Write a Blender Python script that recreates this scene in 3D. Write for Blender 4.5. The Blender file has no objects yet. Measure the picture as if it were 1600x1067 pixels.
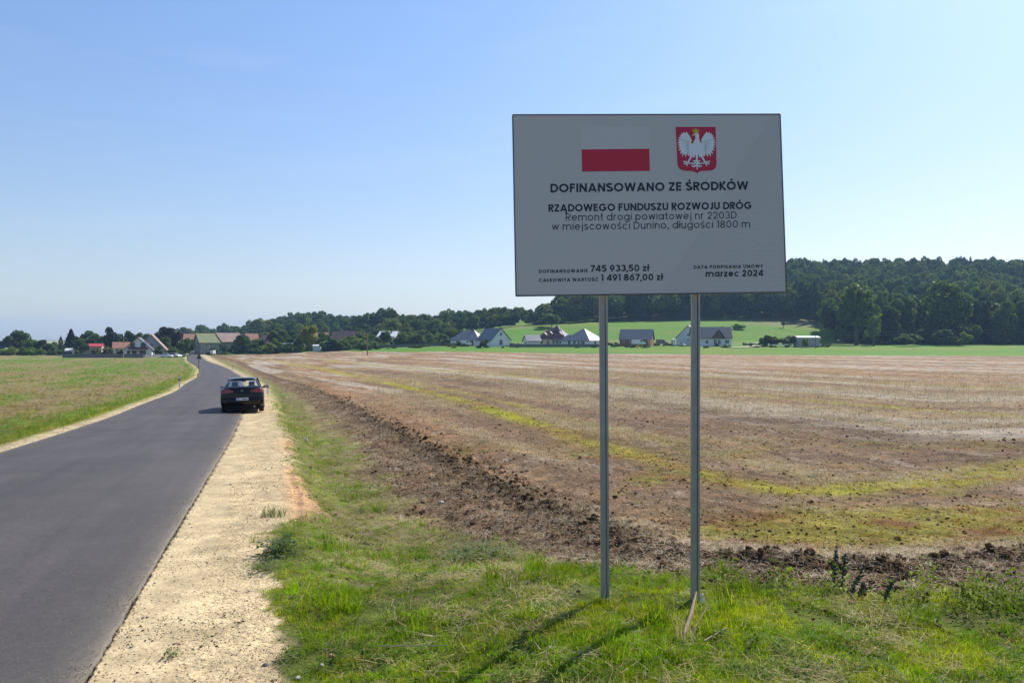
import bpy, math, random
import numpy as np
from mathutils import Vector, Matrix
random.seed(7)
rng = np.random.default_rng(11)
sc = bpy.context.scene
COL = sc.collection
PI = math.pi
rad = math.radians

# ------------------------------------------------------------------ camera, world, sun
CAM_Z = 3.0
FPX, CX, HY = 1200.0, 800.0, 534.0
cam = bpy.data.cameras.new('camera'); cam_o = bpy.data.objects.new('camera', cam); COL.objects.link(cam_o)
cam_o.location = (0, 0, CAM_Z); cam_o.rotation_euler = (PI/2, 0, 0)
cam.lens = 27.0; cam.sensor_width = 36.0; cam.clip_start = 0.05; cam.clip_end = 20000
sc.camera = cam_o
SUN_AZ, SUN_EL = rad(41), rad(43)          # azimuth clockwise from +Y
world = bpy.data.worlds.new("World"); sc.world = world; world.use_nodes = True
wn = world.node_tree
sky = wn.nodes.new('ShaderNodeTexSky'); sky.sky_type = 'NISHITA'; sky.sun_disc = False
sky.sun_elevation = SUN_EL; sky.sun_rotation = SUN_AZ
sky.air_density = 1.0; sky.dust_density = 0.8; sky.ozone_density = 1.4; sky.altitude = 100
gm = wn.nodes.new('ShaderNodeGamma'); gm.inputs[1].default_value = 0.82      # milky late-summer air: the whole dome flatter than a clean sky
tn = wn.nodes.new('ShaderNodeMix'); tn.data_type = 'RGBA'; tn.blend_type = 'MULTIPLY'; tn.inputs['Factor'].default_value = 1

wt0 = wn.nodes.new('ShaderNodeTexCoord'); wsz = wn.nodes.new('ShaderNodeSeparateXYZ'); wel = wn.nodes.new('ShaderNodeMapRange'); wel.inputs['From Max'].default_value = .42
wel.interpolation_type = 'SMOOTHSTEP'; wtt = wn.nodes.new('ShaderNodeMix'); wtt.data_type = 'RGBA'
wtt.inputs['A'].default_value = (1.29, 1.28, 1.34, 1); wtt.inputs['B'].default_value = (1.15, 1.40, 1.76, 1)      # whiter towards the horizon, all round
wn.links.new(wt0.outputs['Generated'], wsz.inputs[0]); wn.links.new(wsz.outputs['Z'], wel.inputs['Value']); wn.links.new(wel.outputs[0], wtt.inputs['Factor']); wn.links.new(wtt.outputs['Result'], tn.inputs['B'])
wn.links.new(sky.outputs[0], gm.inputs[0]); wn.links.new(gm.outputs[0], tn.inputs['A'])
# faint streaks of cirrus over the whole dome
wtc = wn.nodes.new('ShaderNodeTexCoord'); wmp = wn.nodes.new('ShaderNodeMapping'); wmp.inputs['Scale'].default_value = (2.2, 2.2, 16); wmp.inputs['Rotation'].default_value = (.05, .03, 0)
wnz = wn.nodes.new('ShaderNodeTexNoise'); wnz.inputs['Scale'].default_value = 1.6; wnz.inputs['Detail'].default_value = 7; wnz.inputs['Roughness'].default_value = .6
wmr = wn.nodes.new('ShaderNodeMapRange'); wmr.inputs['From Min'].default_value = .52; wmr.inputs['From Max'].default_value = .8; wmr.inputs['To Max'].default_value = .07
wmx = wn.nodes.new('ShaderNodeMix'); wmx.data_type = 'RGBA'; wmx.inputs['B'].default_value = (7.2, 7.9, 8.6, 1)
wn.links.new(wtc.outputs['Generated'], wmp.inputs['Vector']); wn.links.new(wmp.outputs[0], wnz.inputs['Vector']); wn.links.new(wnz.outputs['Fac'], wmr.inputs['Value'])
wn.links.new(wmr.outputs[0], wmx.inputs['Factor']); wn.links.new(tn.outputs['Result'], wmx.inputs['A'])
wn.links.new(wmx.outputs['Result'], wn.nodes['Background'].inputs[0])
wn.nodes['Background'].inputs[1].default_value = 0.094
sl = bpy.data.lights.new('sun', 'SUN'); sl.energy = 5.0; sl.angle = rad(0.53); sl.color = (1.0, 0.95, 0.87)
so = bpy.data.objects.new('sun', sl); COL.objects.link(so)
sdir = Vector((math.sin(SUN_AZ)*math.cos(SUN_EL), math.cos(SUN_AZ)*math.cos(SUN_EL), math.sin(SUN_EL)))
so.rotation_euler = sdir.to_track_quat('Z', 'Y').to_euler(); so.location = (30, 30, 60)
sc.view_settings.view_transform = 'Standard'; sc.view_settings.look = 'None'
sc.view_settings.exposure = 0.55; sc.view_settings.gamma = 1; sc.view_settings.use_curve_mapping = False
sc.render.engine = 'CYCLES'
sc.cycles.use_denoising = True
sc.cycles.max_bounces = 8; sc.cycles.transparent_max_bounces = 12; sc.cycles.volume_bounces = 0

# ------------------------------------------------------------------ noise
def _h(ix, iy, s):
    n = (ix.astype(np.int64)*374761393 + iy.astype(np.int64)*668265263 + s*982451653) & 0xffffffff
    n = ((n ^ (n >> 13))*1274126177) & 0xffffffff
    return ((n ^ (n >> 16)) & 0xffff)/65535.0
def vn(x, y, s=0):
    x = np.asarray(x, float); y = np.asarray(y, float)
    ix = np.floor(x); iy = np.floor(y); fx = x-ix; fy = y-iy
    fx = fx*fx*(3-2*fx); fy = fy*fy*(3-2*fy)
    a = _h(ix, iy, s); b = _h(ix+1, iy, s); c = _h(ix, iy+1, s); d = _h(ix+1, iy+1, s)
    return (a+(b-a)*fx) + ((c+(d-c)*fx)-(a+(b-a)*fx))*fy
def fbm(x, y, s=0, o=4):
    v = 0; a = .5; t = 0
    for k in range(o):
        v = v + a*vn(x*2**k+k*17.3, y*2**k-k*9.1, s+k); t += a; a *= .5
    return v/t
def ss(a, b, x):
    t = np.clip((np.asarray(x, float)-a)/(b-a), 0, 1); return t*t*(3-2*t)
def prof(tab, sm=6):
    xs = np.array([p[0] for p in tab], float); ys = np.array([p[1] for p in tab], float)
    g = np.log(np.maximum(xs+20, 1)); G = np.linspace(g[0], g[-1], 700); v = np.interp(G, g, ys)
    k = np.exp(-np.linspace(-2, 2, sm*4+1)**2); k /= k.sum()
    v = np.convolve(np.pad(v, sm*2, mode='edge'), k, 'valid')
    return lambda y: np.interp(np.log(np.maximum(np.asarray(y, float)+20, 1)), G, v)

# ------------------------------------------------------------------ the lie of the land
f_road = prof([(-18, 1.75), (0, 1.88), (4.4, 1.97), (10, 2.2), (16.8, 2.46), (31.5, 2.95), (55, 3.5), (90, 4.06), (130, 4.75),
               (170, 5.05), (240, 5.4), (300, 5.55), (380, 5.4), (450, 5.25), (900, 5.2), (6000, 5.2)], 12)
f_right = prof([(-18, 1.55), (0, 1.64), (4, 1.68), (5.3, 1.72), (7, 1.93), (9, 2.1), (12, 2.26), (20, 2.48), (40, 2.8), (100, 3.2), (250, 3.75),
                (285, 3.1), (325, 1.75), (345, 1.6), (6000, 1.6)], 4)
f_xr = prof([(-18, 4.5), (0, -1.09), (4.39, -2.47), (10, -4.23), (16.8, -6.36), (31.5, -10.9), (55, -18.6), (90, -31.2), (130, -47.1),
             (170, -64.6), (240, -95.5), (300, -121), (380, -153), (450, -181), (900, -360), (6000, -2400)], 10)
f_xr_near = lambda y: -1.09-0.3135*np.asarray(y, float)
def XR(y):
    y = np.asarray(y, float); w = ss(20, 36, y); return f_xr_near(y)*(1-w)+f_xr(y)*w
def XL(y):
    d = (XR(np.asarray(y)+1)-XR(np.asarray(y)-1))/2
    return XR(y)-4.72*np.sqrt(1+d*d)
a_far = lambda t: np.interp(t, [-.7, -.45, -.35, -.2, 0, .07, .2, .36, .7, 1.4], [0, 0, .05, .15, .25, .42, .78, 1, 1.02, .9])
a_mid = lambda t: np.interp(t, [-.3, -.12, 0, .1, .7, 1.2], [0, .15, .8, 1, 1, .8])
def H(X, Y):
    """ground height in metres"""
    X = np.asarray(X, float); Y = np.asarray(Y, float)
    hr = f_road(Y); R = f_right(Y); u = X-XR(Y)
    Yp = np.maximum(Y, 0)
    w = ss(0, 1, (u-1.3)/(0.33*Yp+.4))
    h = hr*(1-w)+R*w
    # bank and shallow ditch on the right, low field on the left
    dn = ss(5.5, 9, Y)*(1-ss(70, 140, Y))
    h = h + dn*(0.34*ss(1.35, 2.3, u)*(1-0.8*ss(2.6, 6.5, u)))
    ul = XL(Y)-X
    h = h + 0.16*ss(.5, 1.8, ul)*(1-.5*ss(3, 12, ul))
    t = X/np.maximum(Y, 1)
    z = CAM_Z-h
    z = z + 12.5*ss(345, 460, Y)*a_mid(t) + 42*ss(430, 730, Y)*a_far(t)
    z = z + (10*ss(1500, 2600, Y)*(.7+.6*vn(X/500., Y/3000., 5)))
    return z
def at(x, y, D):
    return Vector(((x-CX)/FPX*D, D, CAM_Z-(y-HY)/FPX*D))
def gnd(x, D):
    X = (x-CX)/FPX*D; return Vector((X, D, float(H(X, D))))
_Ds = np.exp(np.linspace(math.log(1.5), math.log(900), 2600))
def hit(x, y):
    X = (x-CX)/FPX*_Ds; d = (CAM_Z-H(X, _Ds)) - (y-HY)/FPX*_Ds
    k = np.nonzero(d <= 0)[0]
    i = k[0] if len(k) else len(_Ds)-1
    i = max(i, 1); a, b = d[i-1], d[i]; f = a/(a-b) if a != b else 0
    D = _Ds[i-1]+f*(_Ds[i]-_Ds[i-1])
    return ((x-CX)/FPX*D, D)
def curve_px(pts, pre=(), post=()):
    return np.array(list(pre)+[hit(*p) for p in pts]+list(post))
def sdist(X, Y, P):
    best = np.full(X.shape, 1e9); sg = np.ones(X.shape)
    for i in range(len(P)-1):
        ax, ay = P[i]; dx, dy = P[i+1]-P[i]; L2 = dx*dx+dy*dy+1e-9
        t = np.clip(((X-ax)*dx+(Y-ay)*dy)/L2, 0, 1)
        d = np.hypot(X-ax-t*dx, Y-ay-t*dy); m = d < best
        cr = dx*(Y-ay)-dy*(X-ax)
        best = np.where(m, d, best); sg = np.where(m, np.sign(cr), sg)
    return best*sg
P_ridge = curve_px([(372, 564), (420, 585), (480, 602), (540, 627), (600, 660), (660, 690), (720, 722), (790, 757), (850, 790), (900, 806), (950, 826),
                    (1000, 843), (1060, 856), (1120, 872), (1200, 880), (1300, 883), (1400, 885), (1500, 878), (1600, 869), (1800, 855)],
                   pre=[(-110, 290)], post=[(30, 11.5)])
P_plow = curve_px([(368, 568), (430, 600), (470, 622), (520, 655), (560, 690), (590, 730), (615, 770), (645, 800), (700, 838), (780, 862), (860, 880),
                   (950, 897), (1050, 905), (1150, 905), (1250, 908), (1350, 925), (1450, 935), (1600, 928), (1800, 915)],
                  pre=[(-114, 290)], post=[(30, 9)])
P_grav = curve_px([(345, 567), (368, 578), (395, 591), (414, 602), (424, 620), (436, 645), (441, 670), (452, 690), (460, 701), (456, 712), (470, 738), (481, 768),
                   (486, 800), (470, 812), (440, 826), (415, 848), (400, 872), (398, 890), (424, 905), (428, 930), (421, 960), (440, 982), (450, 1010),
                   (441, 1035), (455, 1062), (470, 1110)], pre=[(-180, 450), (-118.6, 300)], post=[(-.4, 1), (1, -3), (4.4, -15)])
P_trA = curve_px([(420, 562), (500, 577), (600, 597), (700, 621), (790, 647), (850, 667), (920, 690), (1000, 712), (1080, 735), (1160, 757), (1230, 768),
                  (1310, 768), (1400, 757), (1500, 745), (1600, 728), (1750, 705)])
P_trB = curve_px([(500, 562), (700, 580), (900, 597), (1000, 605), (1100, 612), (1200, 620), (1300, 629), (1400, 637), (1500, 645), (1600, 652), (1800, 668)])
P_trC = curve_px([(900, 582), (1100, 589), (1250, 594), (1450, 602), (1600, 609), (1800, 618)])
P_dkD = curve_px([(560, 580), (700, 592), (800, 603), (950, 621), (1100, 644), (1250, 664), (1400, 685), (1500, 692), (1600, 698), (1800, 705)])
P_dkE = curve_px([(1000, 690), (1140, 705), (1250, 712), (1400, 722), (1500, 712), (1600, 702), (1800, 690)])
P_far = curve_px([(340, 547.5), (420, 547.5), (560, 549.5), (640, 550.5), (800, 551), (1000, 553.5), (1200, 555), (1600, 557), (1900, 559)], pre=[(-230, 400)], post=[(400, 200)])

def masks(X, Y):
    """weights of the ground covers at world X, Y"""
    X = np.asarray(X, float); Y = np.asarray(Y, float)
    j = (fbm(X*1.3, Y*1.3, 3)-.5)
    jf = (fbm(X*5, Y*5, 9)-.5)
    u = X-XR(Y); ul = XL(Y)-X
    ge = sdist(X, Y, P_grav) + j*.45*ss(4, 7, Y) + j*.2 + jf*.3
    pl = sdist(X, Y, P_plow) + j*1.1 + jf*.4
    dr = sdist(X, Y, P_ridge) + j*.35
    m = {}
    right = (u > 0)
    e = np.clip(.012*np.abs(Y), .03, 1.2)
    m['grav'] = np.where(right, 1-ss(-e, e, ge), 0)*(Y > -40)
    gl = ul - (.62+.25*(fbm(X*.8, Y*.8, 21)-.5)) + jf*.15
    m['gravL'] = np.where(ul > -6, 1-ss(-e, e, gl), 0)*(u < .5)
    m['left'] = np.where(ul > -2, ss(-e, e, gl), 0)*(u < 0)
    m['verge'] = np.where(right, ss(-e, e, ge)*(1-ss(-.25, .25, pl)), 0)
    m['plow'] = np.where(right, ss(-.25, .25, pl)*(1-ss(-.2, .2, dr)), 0)
    m['field'] = np.where(right, ss(-.2, .2, dr), 0)
    fd = sdist(X, Y, P_far)
    fw = np.where(Y > 120, (1-ss(-1.5, 1.5, -fd)), 0)      # P_far runs left to right: positive = beyond
    fw = np.maximum(fw, ss(300, 320, Y))*(u > 2)
    m['lawn'] = fw
    for k in ('verge', 'plow', 'field'): m[k] = m[k]*(1-fw)
    m['ge'] = ge; m['pl'] = pl; m['dr'] = dr; m['u'] = u; m['ul'] = ul
    return m

# ------------------------------------------------------------------ mesh and object helpers
class MB:
    def __init__(s): s.v = []; s.f = []
    def add(s, v, f):
        n = len(s.v); s.v += [tuple(p) for p in v]; s.f += [tuple(i+n for i in q) for q in f]; return s
    def box(s, x0, x1, y0, y1, z0, z1):
        return s.add([(x0, y0, z0), (x1, y0, z0), (x1, y1, z0), (x0, y1, z0), (x0, y0, z1), (x1, y0, z1), (x1, y1, z1), (x0, y1, z1)],
                     [(3, 2, 1, 0), (4, 5, 6, 7), (0, 1, 5, 4), (1, 2, 6, 5), (2, 3, 7, 6), (3, 0, 4, 7)])
    def tube(s, pts, r, n=8, caps=True):
        pts = [Vector(p) for p in pts]; rs = r if isinstance(r, (list, tuple)) else [r]*len(pts)
        V = []; F = []
        for i, p in enumerate(pts):
            d = (pts[min(i+1, len(pts)-1)]-pts[max(i-1, 0)]).normalized()
            a = d.orthogonal().normalized() if abs(d.z) < .9 else Vector((1, 0, 0))
            a = (a-d*a.dot(d)).normalized(); b = d.cross(a)
            for k in range(n):
                q = p+(a*math.cos(2*PI*k/n)+b*math.sin(2*PI*k/n))*rs[i]; V.append(q)
        for i in range(len(pts)-1):
            for k in range(n):
                k2 = (k+1) % n; F.append((i*n+k, i*n+k2, (i+1)*n+k2, (i+1)*n+k))
        if caps: F.append(tuple(range(n))[::-1]); F.append(tuple((len(pts)-1)*n+k for k in range(n)))
        return s.add(V, F)
    def loft(s, rings, closed=True, caps=True):
        n = len(rings[0]); V = [p for r in rings for p in r]; F = []
        for i in range(len(rings)-1):
            for k in range(n if closed else n-1):
                k2 = (k+1) % n; F.append((i*n+k, i*n+k2, (i+1)*n+k2, (i+1)*n+k))
        if caps: F.append(tuple(range(n))[::-1]); F.append(tuple((len(rings)-1)*n+k for k in range(n)))
        return s.add(V, F)
    def prism(s, poly, y0, y1):          # polygon in x,z extruded along y
        n = len(poly); V = [(x, y0, z) for x, z in poly]+[(x, y1, z) for x, z in poly]
        return s.add(V, [tuple(range(n)), tuple(range(n, 2*n))[::-1]]+[((i+1) % n, i, n+i, n+(i+1) % n) for i in range(n)])
    def mesh(s, name, mat, smooth=False):
        me = bpy.data.meshes.new(name); me.from_pydata(s.v, [], s.f); me.update()
        if mat: me.materials.append(mat)
        if smooth: me.shade_smooth()
        return me
def link(name, data, parent=None, loc=None, rz=0, **props):
    o = bpy.data.objects.new(name, data); COL.objects.link(o)
    if parent is not None: o.parent = parent
    if loc is not None: o.location = loc
    if rz: o.rotation_euler = (0, 0, rz)
    for k, v in props.items(): o[k] = v
    return o
def part(name, mb, mat, parent, smooth=False, loc=None, **props):
    return link(name, mb.mesh(name, mat, smooth) if isinstance(mb, MB) else mb, parent, loc, **props)
def thing(name, label, cat, loc=(0, 0, 0), rz=0, group=None):
    o = link(name, None, None, loc, rz, label=label, category=cat)
    if group: o['group'] = group
    return o
def copy_tree(o, parent=None):
    c = o.copy(); COL.objects.link(c)
    if parent is not None: c.parent = parent
    for ch in list(o.children): copy_tree(ch, c)
    return c
def np_mesh(name, V, F, mat=None):
    me = bpy.data.meshes.new(name); V = np.ascontiguousarray(V, np.float32); F = np.ascontiguousarray(F, np.int32)
    n, k = F.shape
    me.vertices.add(len(V)); me.vertices.foreach_set('co', V.ravel())
    me.loops.add(n*k); me.loops.foreach_set('vertex_index', F.ravel())
    me.polygons.add(n); me.polygons.foreach_set('loop_start', np.arange(0, n*k, k, dtype=np.int32))
    me.polygons.foreach_set('loop_total', np.full(n, k, np.int32))
    me.update(calc_edges=True)
    if mat: me.materials.append(mat)
    return me

# ------------------------------------------------------------------ materials
def newmat(name):
    m = bpy.data.materials.new(name); m.use_nodes = True; return m, m.node_tree, m.node_tree.nodes['Principled BSDF']
def N(nt, t, **kw):
    n = nt.nodes.new(t)
    for k, v in kw.items():
        if k.startswith('i_'): n.inputs[k[2:].replace('_', ' ')].default_value = v
        else: setattr(n, k, v)
    return n
def pm(name, col, rough=.6, metal=0, noise=.12, scale=8, bump=0, spec=.5, coat=0):
    """plain painted or cast material with a little grain"""
    m, nt, b = newmat(name)
    b.inputs['Roughness'].default_value = rough; b.inputs['Metallic'].default_value = metal
    b.inputs['Specular IOR Level'].default_value = spec; b.inputs['Coat Weight'].default_value = coat
    tc = N(nt, 'ShaderNodeTexCoord'); nz = N(nt, 'ShaderNodeTexNoise'); nz.inputs['Scale'].default_value = scale; nz.inputs['Detail'].default_value = 5
    nt.links.new(tc.outputs['Object'], nz.inputs['Vector'])
    mr = N(nt, 'ShaderNodeMapRange'); mr.inputs['To Min'].default_value = 1-noise*2; mr.inputs['To Max'].default_value = 1+noise*2
    nt.links.new(nz.outputs['Fac'], mr.inputs['Value'])
    mx = N(nt, 'ShaderNodeMix', data_type='RGBA', blend_type='MULTIPLY'); mx.inputs['Factor'].default_value = 1
    mx.inputs['A'].default_value = (*col, 1); nt.links.new(mr.outputs[0], mx.inputs['B'])
    nt.links.new(mx.outputs['Result'], b.inputs['Base Color'])
    if bump:
        bp = N(nt, 'ShaderNodeBump'); bp.inputs['Strength'].default_value = bump; bp.inputs['Distance'].default_value = .02
        nt.links.new(nz.outputs['Fac'], bp.inputs['Height']); nt.links.new(bp.outputs[0], b.inputs['Normal'])
    return m
# ------------------------------------------------------------------ ground: one sheet, cut along the edges of its covers
def mat_ground():
    m, nt, b = newmat('ground_cover')
    L = nt.links.new
    at_ = N(nt, 'ShaderNodeAttribute', attribute_name='tint'); st = N(nt, 'ShaderNodeAttribute', attribute_name='straw')
    geo = N(nt, 'ShaderNodeNewGeometry')
    def noise(scale, det=4, rough=.6):
        n = N(nt, 'ShaderNodeTexNoise'); n.inputs['Scale'].default_value = scale; n.inputs['Detail'].default_value = det; n.inputs['Roughness'].default_value = rough
        L(geo.outputs['Position'], n.inputs['Vector']); return n
    n1 = noise(38, 5, .7); n2 = noise(3.1, 6, .68); n3 = noise(.45, 5, .65)
    def rng_(n, a, c):
        r = N(nt, 'ShaderNodeMapRange'); r.inputs['From Min'].default_value = .3; r.inputs['From Max'].default_value = .7
        r.inputs['To Min'].default_value = a; r.inputs['To Max'].default_value = c; L(n.outputs['Fac'], r.inputs['Value']); return r
    r1 = rng_(n1, .35, 1.7); r2 = rng_(n2, .5, 1.5); r3 = rng_(n3, .78, 1.22)
    m1 = N(nt, 'ShaderNodeMath', operation='MULTIPLY'); L(r1.outputs[0], m1.inputs[0]); L(r2.outputs[0], m1.inputs[1])
    m2 = N(nt, 'ShaderNodeMath', operation='MULTIPLY'); L(m1.outputs[0], m2.inputs[0]); L(r3.outputs[0], m2.inputs[1])
    mx = N(nt, 'ShaderNodeMix', data_type='RGBA', blend_type='MULTIPLY'); mx.inputs['Factor'].default_value = 1
    L(at_.outputs['Color'], mx.inputs['A']); L(m2.outputs[0], mx.inputs['B'])
    # straw flecks: several sizes so that they survive with distance
    prev = mx.outputs['Result']
    for sc_, lo, hi, dist in ((26, .56, .66, 0), (4.5, .58, .70, 0), (.9, .56, .72, 0)):
        mp = N(nt, 'ShaderNodeMapping'); mp.inputs['Rotation'].default_value = (0, 0, .3); mp.inputs['Scale'].default_value = (1, .45, 1)
        L(geo.outputs['Position'], mp.inputs['Vector'])
        n = N(nt, 'ShaderNodeTexNoise'); n.inputs['Scale'].default_value = sc_; n.inputs['Detail'].default_value = 6; n.inputs['Roughness'].default_value = .75
        L(mp.outputs[0], n.inputs['Vector'])
        r = N(nt, 'ShaderNodeMapRange'); r.inputs['From Min'].default_value = lo; r.inputs['From Max'].default_value = hi; L(n.outputs['Fac'], r.inputs['Value'])
        k = N(nt, 'ShaderNodeMath', operation='MULTIPLY'); L(r.outputs[0], k.inputs[0]); L(st.outputs['Fac'], k.inputs[1])
        x = N(nt, 'ShaderNodeMix', data_type='RGBA'); L(k.outputs[0], x.inputs['Factor']); L(prev, x.inputs['A']); x.inputs['B'].default_value = (.42, .34, .25, 1)
        prev = x.outputs['Result']
    L(prev, b.inputs['Base Color']); b.inputs['Roughness'].default_value = .95; b.inputs['Specular IOR Level'].default_value = .15
    bp = N(nt, 'ShaderNodeBump'); bp.inputs['Strength'].default_value = 1; bp.inputs['Distance'].default_value = .035; L(n1.outputs['Fac'], bp.inputs['Height'])
    bp2 = N(nt, 'ShaderNodeBump'); bp2.inputs['Strength'].default_value = .8; bp2.inputs['Distance'].default_value = .2; L(n2.outputs['Fac'], bp2.inputs['Height'])
    rl = N(nt, 'ShaderNodeAttribute', attribute_name='relief'); L(rl.outputs['Fac'], bp.inputs['Strength'])
    k8 = N(nt, 'ShaderNodeMath', operation='MULTIPLY'); k8.inputs[1].default_value = .8; L(rl.outputs['Fac'], k8.inputs[0]); L(k8.outputs[0], bp2.inputs['Strength'])
    cm = N(nt, 'ShaderNodeMath', operation='MULTIPLY_ADD'); cm.inputs[1].default_value = .6; cm.inputs[2].default_value = .4; L(rl.outputs['Fac'], cm.inputs[0]); L(cm.outputs[0], mx.inputs['Factor'])
    L(bp.outputs[0], bp2.inputs['Normal']); L(bp2.outputs[0], b.inputs['Normal'])
    return m
M_ground = mat_ground()

def lerp(a, b, t): return a+(b-a)*t[..., None]
C = lambda r, g, b_: np.array([r, g, b_])
GRASS, GRASSD, DRY, SOIL, STUB, SAND, ORG, YEL, RUST = (C(.095, .135, .018), C(.06, .09, .014), C(.21, .16, .075), C(.115, .067, .036), C(.225, .152, .076),
    C(.43, .330, .188), C(.42, .25, .125), C(.27, .25, .018), C(.24, .12, .03))
P_orange = [hit(418, 742), hit(440, 822), hit(437, 692), hit(445, 742), hit(458, 770), hit(462, 795), hit(430, 766), hit(425, 700)]
P_yel = [(hit(1330, 822), 1.7), (hit(1430, 835), 1.3), (hit(1500, 822), 1.2), (hit(1270, 838), 1.0), (hit(1560, 810), 1.2)]

def cover(X, Y):
    """base colour, straw amount and clod height of the ground at X, Y, and the masks"""
    m = masks(X, Y)
    n_a = fbm(X*.9, Y*.9, 31); n_b = fbm(X*.12, Y*.12, 32); n_c = fbm(X*3.2, Y*3.2, 33)
    u, ul, ge, pl, dr = m['u'], m['ul'], m['ge'], m['pl'], m['dr']
    sh = X.shape
    # verge
    near = 1-ss(7.3, 10.0, Y+(n_a-.5)*5)
    strip = 1-ss(.6, 1.7, ge+(n_a-.5)*1.3)
    g = np.clip(np.maximum(near, strip*(Y < 400)), 0, 1)
    g = g*np.clip(1.15-.9*ss(.5, .75, n_c)*.8, 0, 1)
    vc = lerp(np.broadcast_to(DRY*C(.95, 1.0, .9), sh+(3,)), lerp(np.broadcast_to(GRASS*C(.8, .7, .8), sh+(3,)), SOIL*.9, ss(.52, .72, n_c)*.5), g*(1-.35*(1-near)))
    vc = vc*(.62+.76*fbm(X*4.5, Y*4.5, 36, 3))[..., None]; vc = lerp(vc, SOIL*1.1, ss(.50, .62, fbm(X*1.9, Y*1.5, 37))*(1-g)*(Y > 8)*.75)
    vg = ss(.52, .7, fbm(X*1.1, Y*.8, 35))*(1-near)*.75
    vc = lerp(vc, GRASS*1.1, vg)
    m['green'] = g
    # ploughed band
    pc = lerp(np.broadcast_to(SOIL*1.2, sh+(3,)), STUB*.8, ss(.4, .75, n_a)*.3)*(.6+.8*fbm(X*6, Y*6, 38, 3))[..., None]
    rid = np.exp(-(dr/.45)**2)*(.75+.5*n_a)
    pc = lerp(pc, SOIL*.75, np.clip(rid, 0, 1))
    # stubble field, rows run along the road; streak coordinate = distance from the ridge
    v = dr; al = (Y-.3*X)
    s1 = fbm(v*.55, al*.05, 41, 4); s2 = fbm(v*.16, al*.018, 42, 3); s3 = fbm(v*1.7, al*.22, 43, 3)
    fc = lerp(np.broadcast_to(STUB, sh+(3,)), SOIL*1.3, ss(.46, .60, s1)*.85)
    fc = lerp(fc, C(.235, .125, .055), ss(.48, .62, s2)*.7)
    fc = lerp(fc, C(.32, .27, .21), ss(.50, .62, fbm(v*.3+9, al*.03+4, 44, 4))*.8)
    fc = fc*(1+.8*(s3-.5))[..., None]; fc = fc*(.74+.52*fbm(X*5, Y*5, 45, 3))[..., None]
    def line(P, w, jn):
        d = np.abs(sdist(X, Y, P)+(fbm(X*.35, Y*.35, jn)-.5)*w*1.1); return np.exp(-(d/w)**2)*np.clip(.35+1.3*(fbm(X*.5, Y*.5, jn+5)-.2), 0, 1)
    fc = lerp(fc, SOIL, np.clip(line(P_dkD, 1.5, 51)*1.3, 0, 1)); fc = lerp(fc, SOIL, np.clip(line(P_dkE, .8, 52)*1.2, 0, 1)*.9)
    tA = line(P_trA, .55, 53)+.6*line(P_trA+np.array([1.6, .5]), .35, 63); tB = line(P_trB, .6, 54); tC = line(P_trC, .8, 55)
    tr = np.clip((tA+tB*.9+tC*.7)*1.15, 0, 1)
    trc = lerp(np.broadcast_to(YEL, sh+(3,)), RUST, ss(.45, .7, fbm(X*.7, Y*.7, 56))*.7)
    fc = lerp(fc, trc, tr)
    yy = np.zeros(sh)
    for (p, w) in P_yel: yy += np.exp(-(((X-p[0])/(w*1.15))**2+((Y-p[1])/(w*.65))**2))
    yy = np.clip(yy*1.25*(.5+n_a), 0, 1)
    fc = lerp(fc, lerp(np.broadcast_to(YEL, sh+(3,)), RUST, ss(.42, .60, fbm(X*1.3, Y*1.3, 57))), yy*.62)
    nf = (1-ss(12, 26, Y))*ss(.48, .68, fbm(X*.6+3, Y*.6, 58))*.55          # weeds and rust-coloured regrowth near the headland
    fc = lerp(fc, lerp(np.broadcast_to(YEL*.8, sh+(3,)), RUST, ss(.4, .6, n_c)), nf)
    m['weed'] = np.clip(tr+yy+nf, 0, 1)*m['field']
    # gravel
    gc = np.broadcast_to(SAND, sh+(3,))*(.86+.28*n_c)[..., None]
    og = np.zeros(sh)
    for p in P_orange: og += np.exp(-(((X-p[0])/.47)**2+((Y-p[1])/(.8+.03*p[1]))**2))
    gc = lerp(gc, ORG, np.clip(og*1.1, 0, 1)*ss(1.15, 1.5, u))
    gcL = np.broadcast_to(SAND*C(.95, .97, 1.0), sh+(3,))*(.8+.4*n_c)[..., None]
    # left meadow
    q = fbm(ul*.13, al*.02, 71, 4); q2 = fbm(ul*.5, al*.06, 72, 4)
    q3 = fbm(ul*1.6, al*.25, 74, 3); lg = np.clip(ss(.43, .58, q*.42+q2*.33+q3*.25)+(1-ss(1.6, 3.2, ul+(n_a-.5)*2)), 0, 1)
    lc = lerp(np.broadcast_to(C(.185, .150, .06), sh+(3,)), C(.085, .16, .015), lg*(.55+.5*n_a))
    lc = lerp(lc, C(.16, .10, .06), ss(.52, .68, fbm(ul*.22+5, al*.03, 73, 3))*.3*(1-lg))*(.72+.56*fbm(X*1.7, Y*1.7, 75, 3))[..., None]
    # far lawns and slopes
    lw = lerp(np.broadcast_to(C(.075, .17, .010), sh+(3,)), C(.12, .17, .018), ss(.4, .7, fbm(X*.03, Y*.06, 81)))
    lw = lerp(lw, C(.19, .15, .09), ss(.60, .7, fbm(X*.012+3, Y*.05, 82))*ss(345, 360, Y)*.7)
    W = [m['grav'], m['gravL'], m['left'], m['verge'], m['plow'], m['field'], m['lawn']]
    CC = [gc, gcL, lc, vc, pc, fc, lw]
    tot = sum(W)+1e-6
    col = sum(c*w[..., None] for c, w in zip(CC, W))/tot[..., None]
    col = np.where((tot < .01)[..., None], np.broadcast_to(GRASS, sh+(3,)), col)
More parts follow.
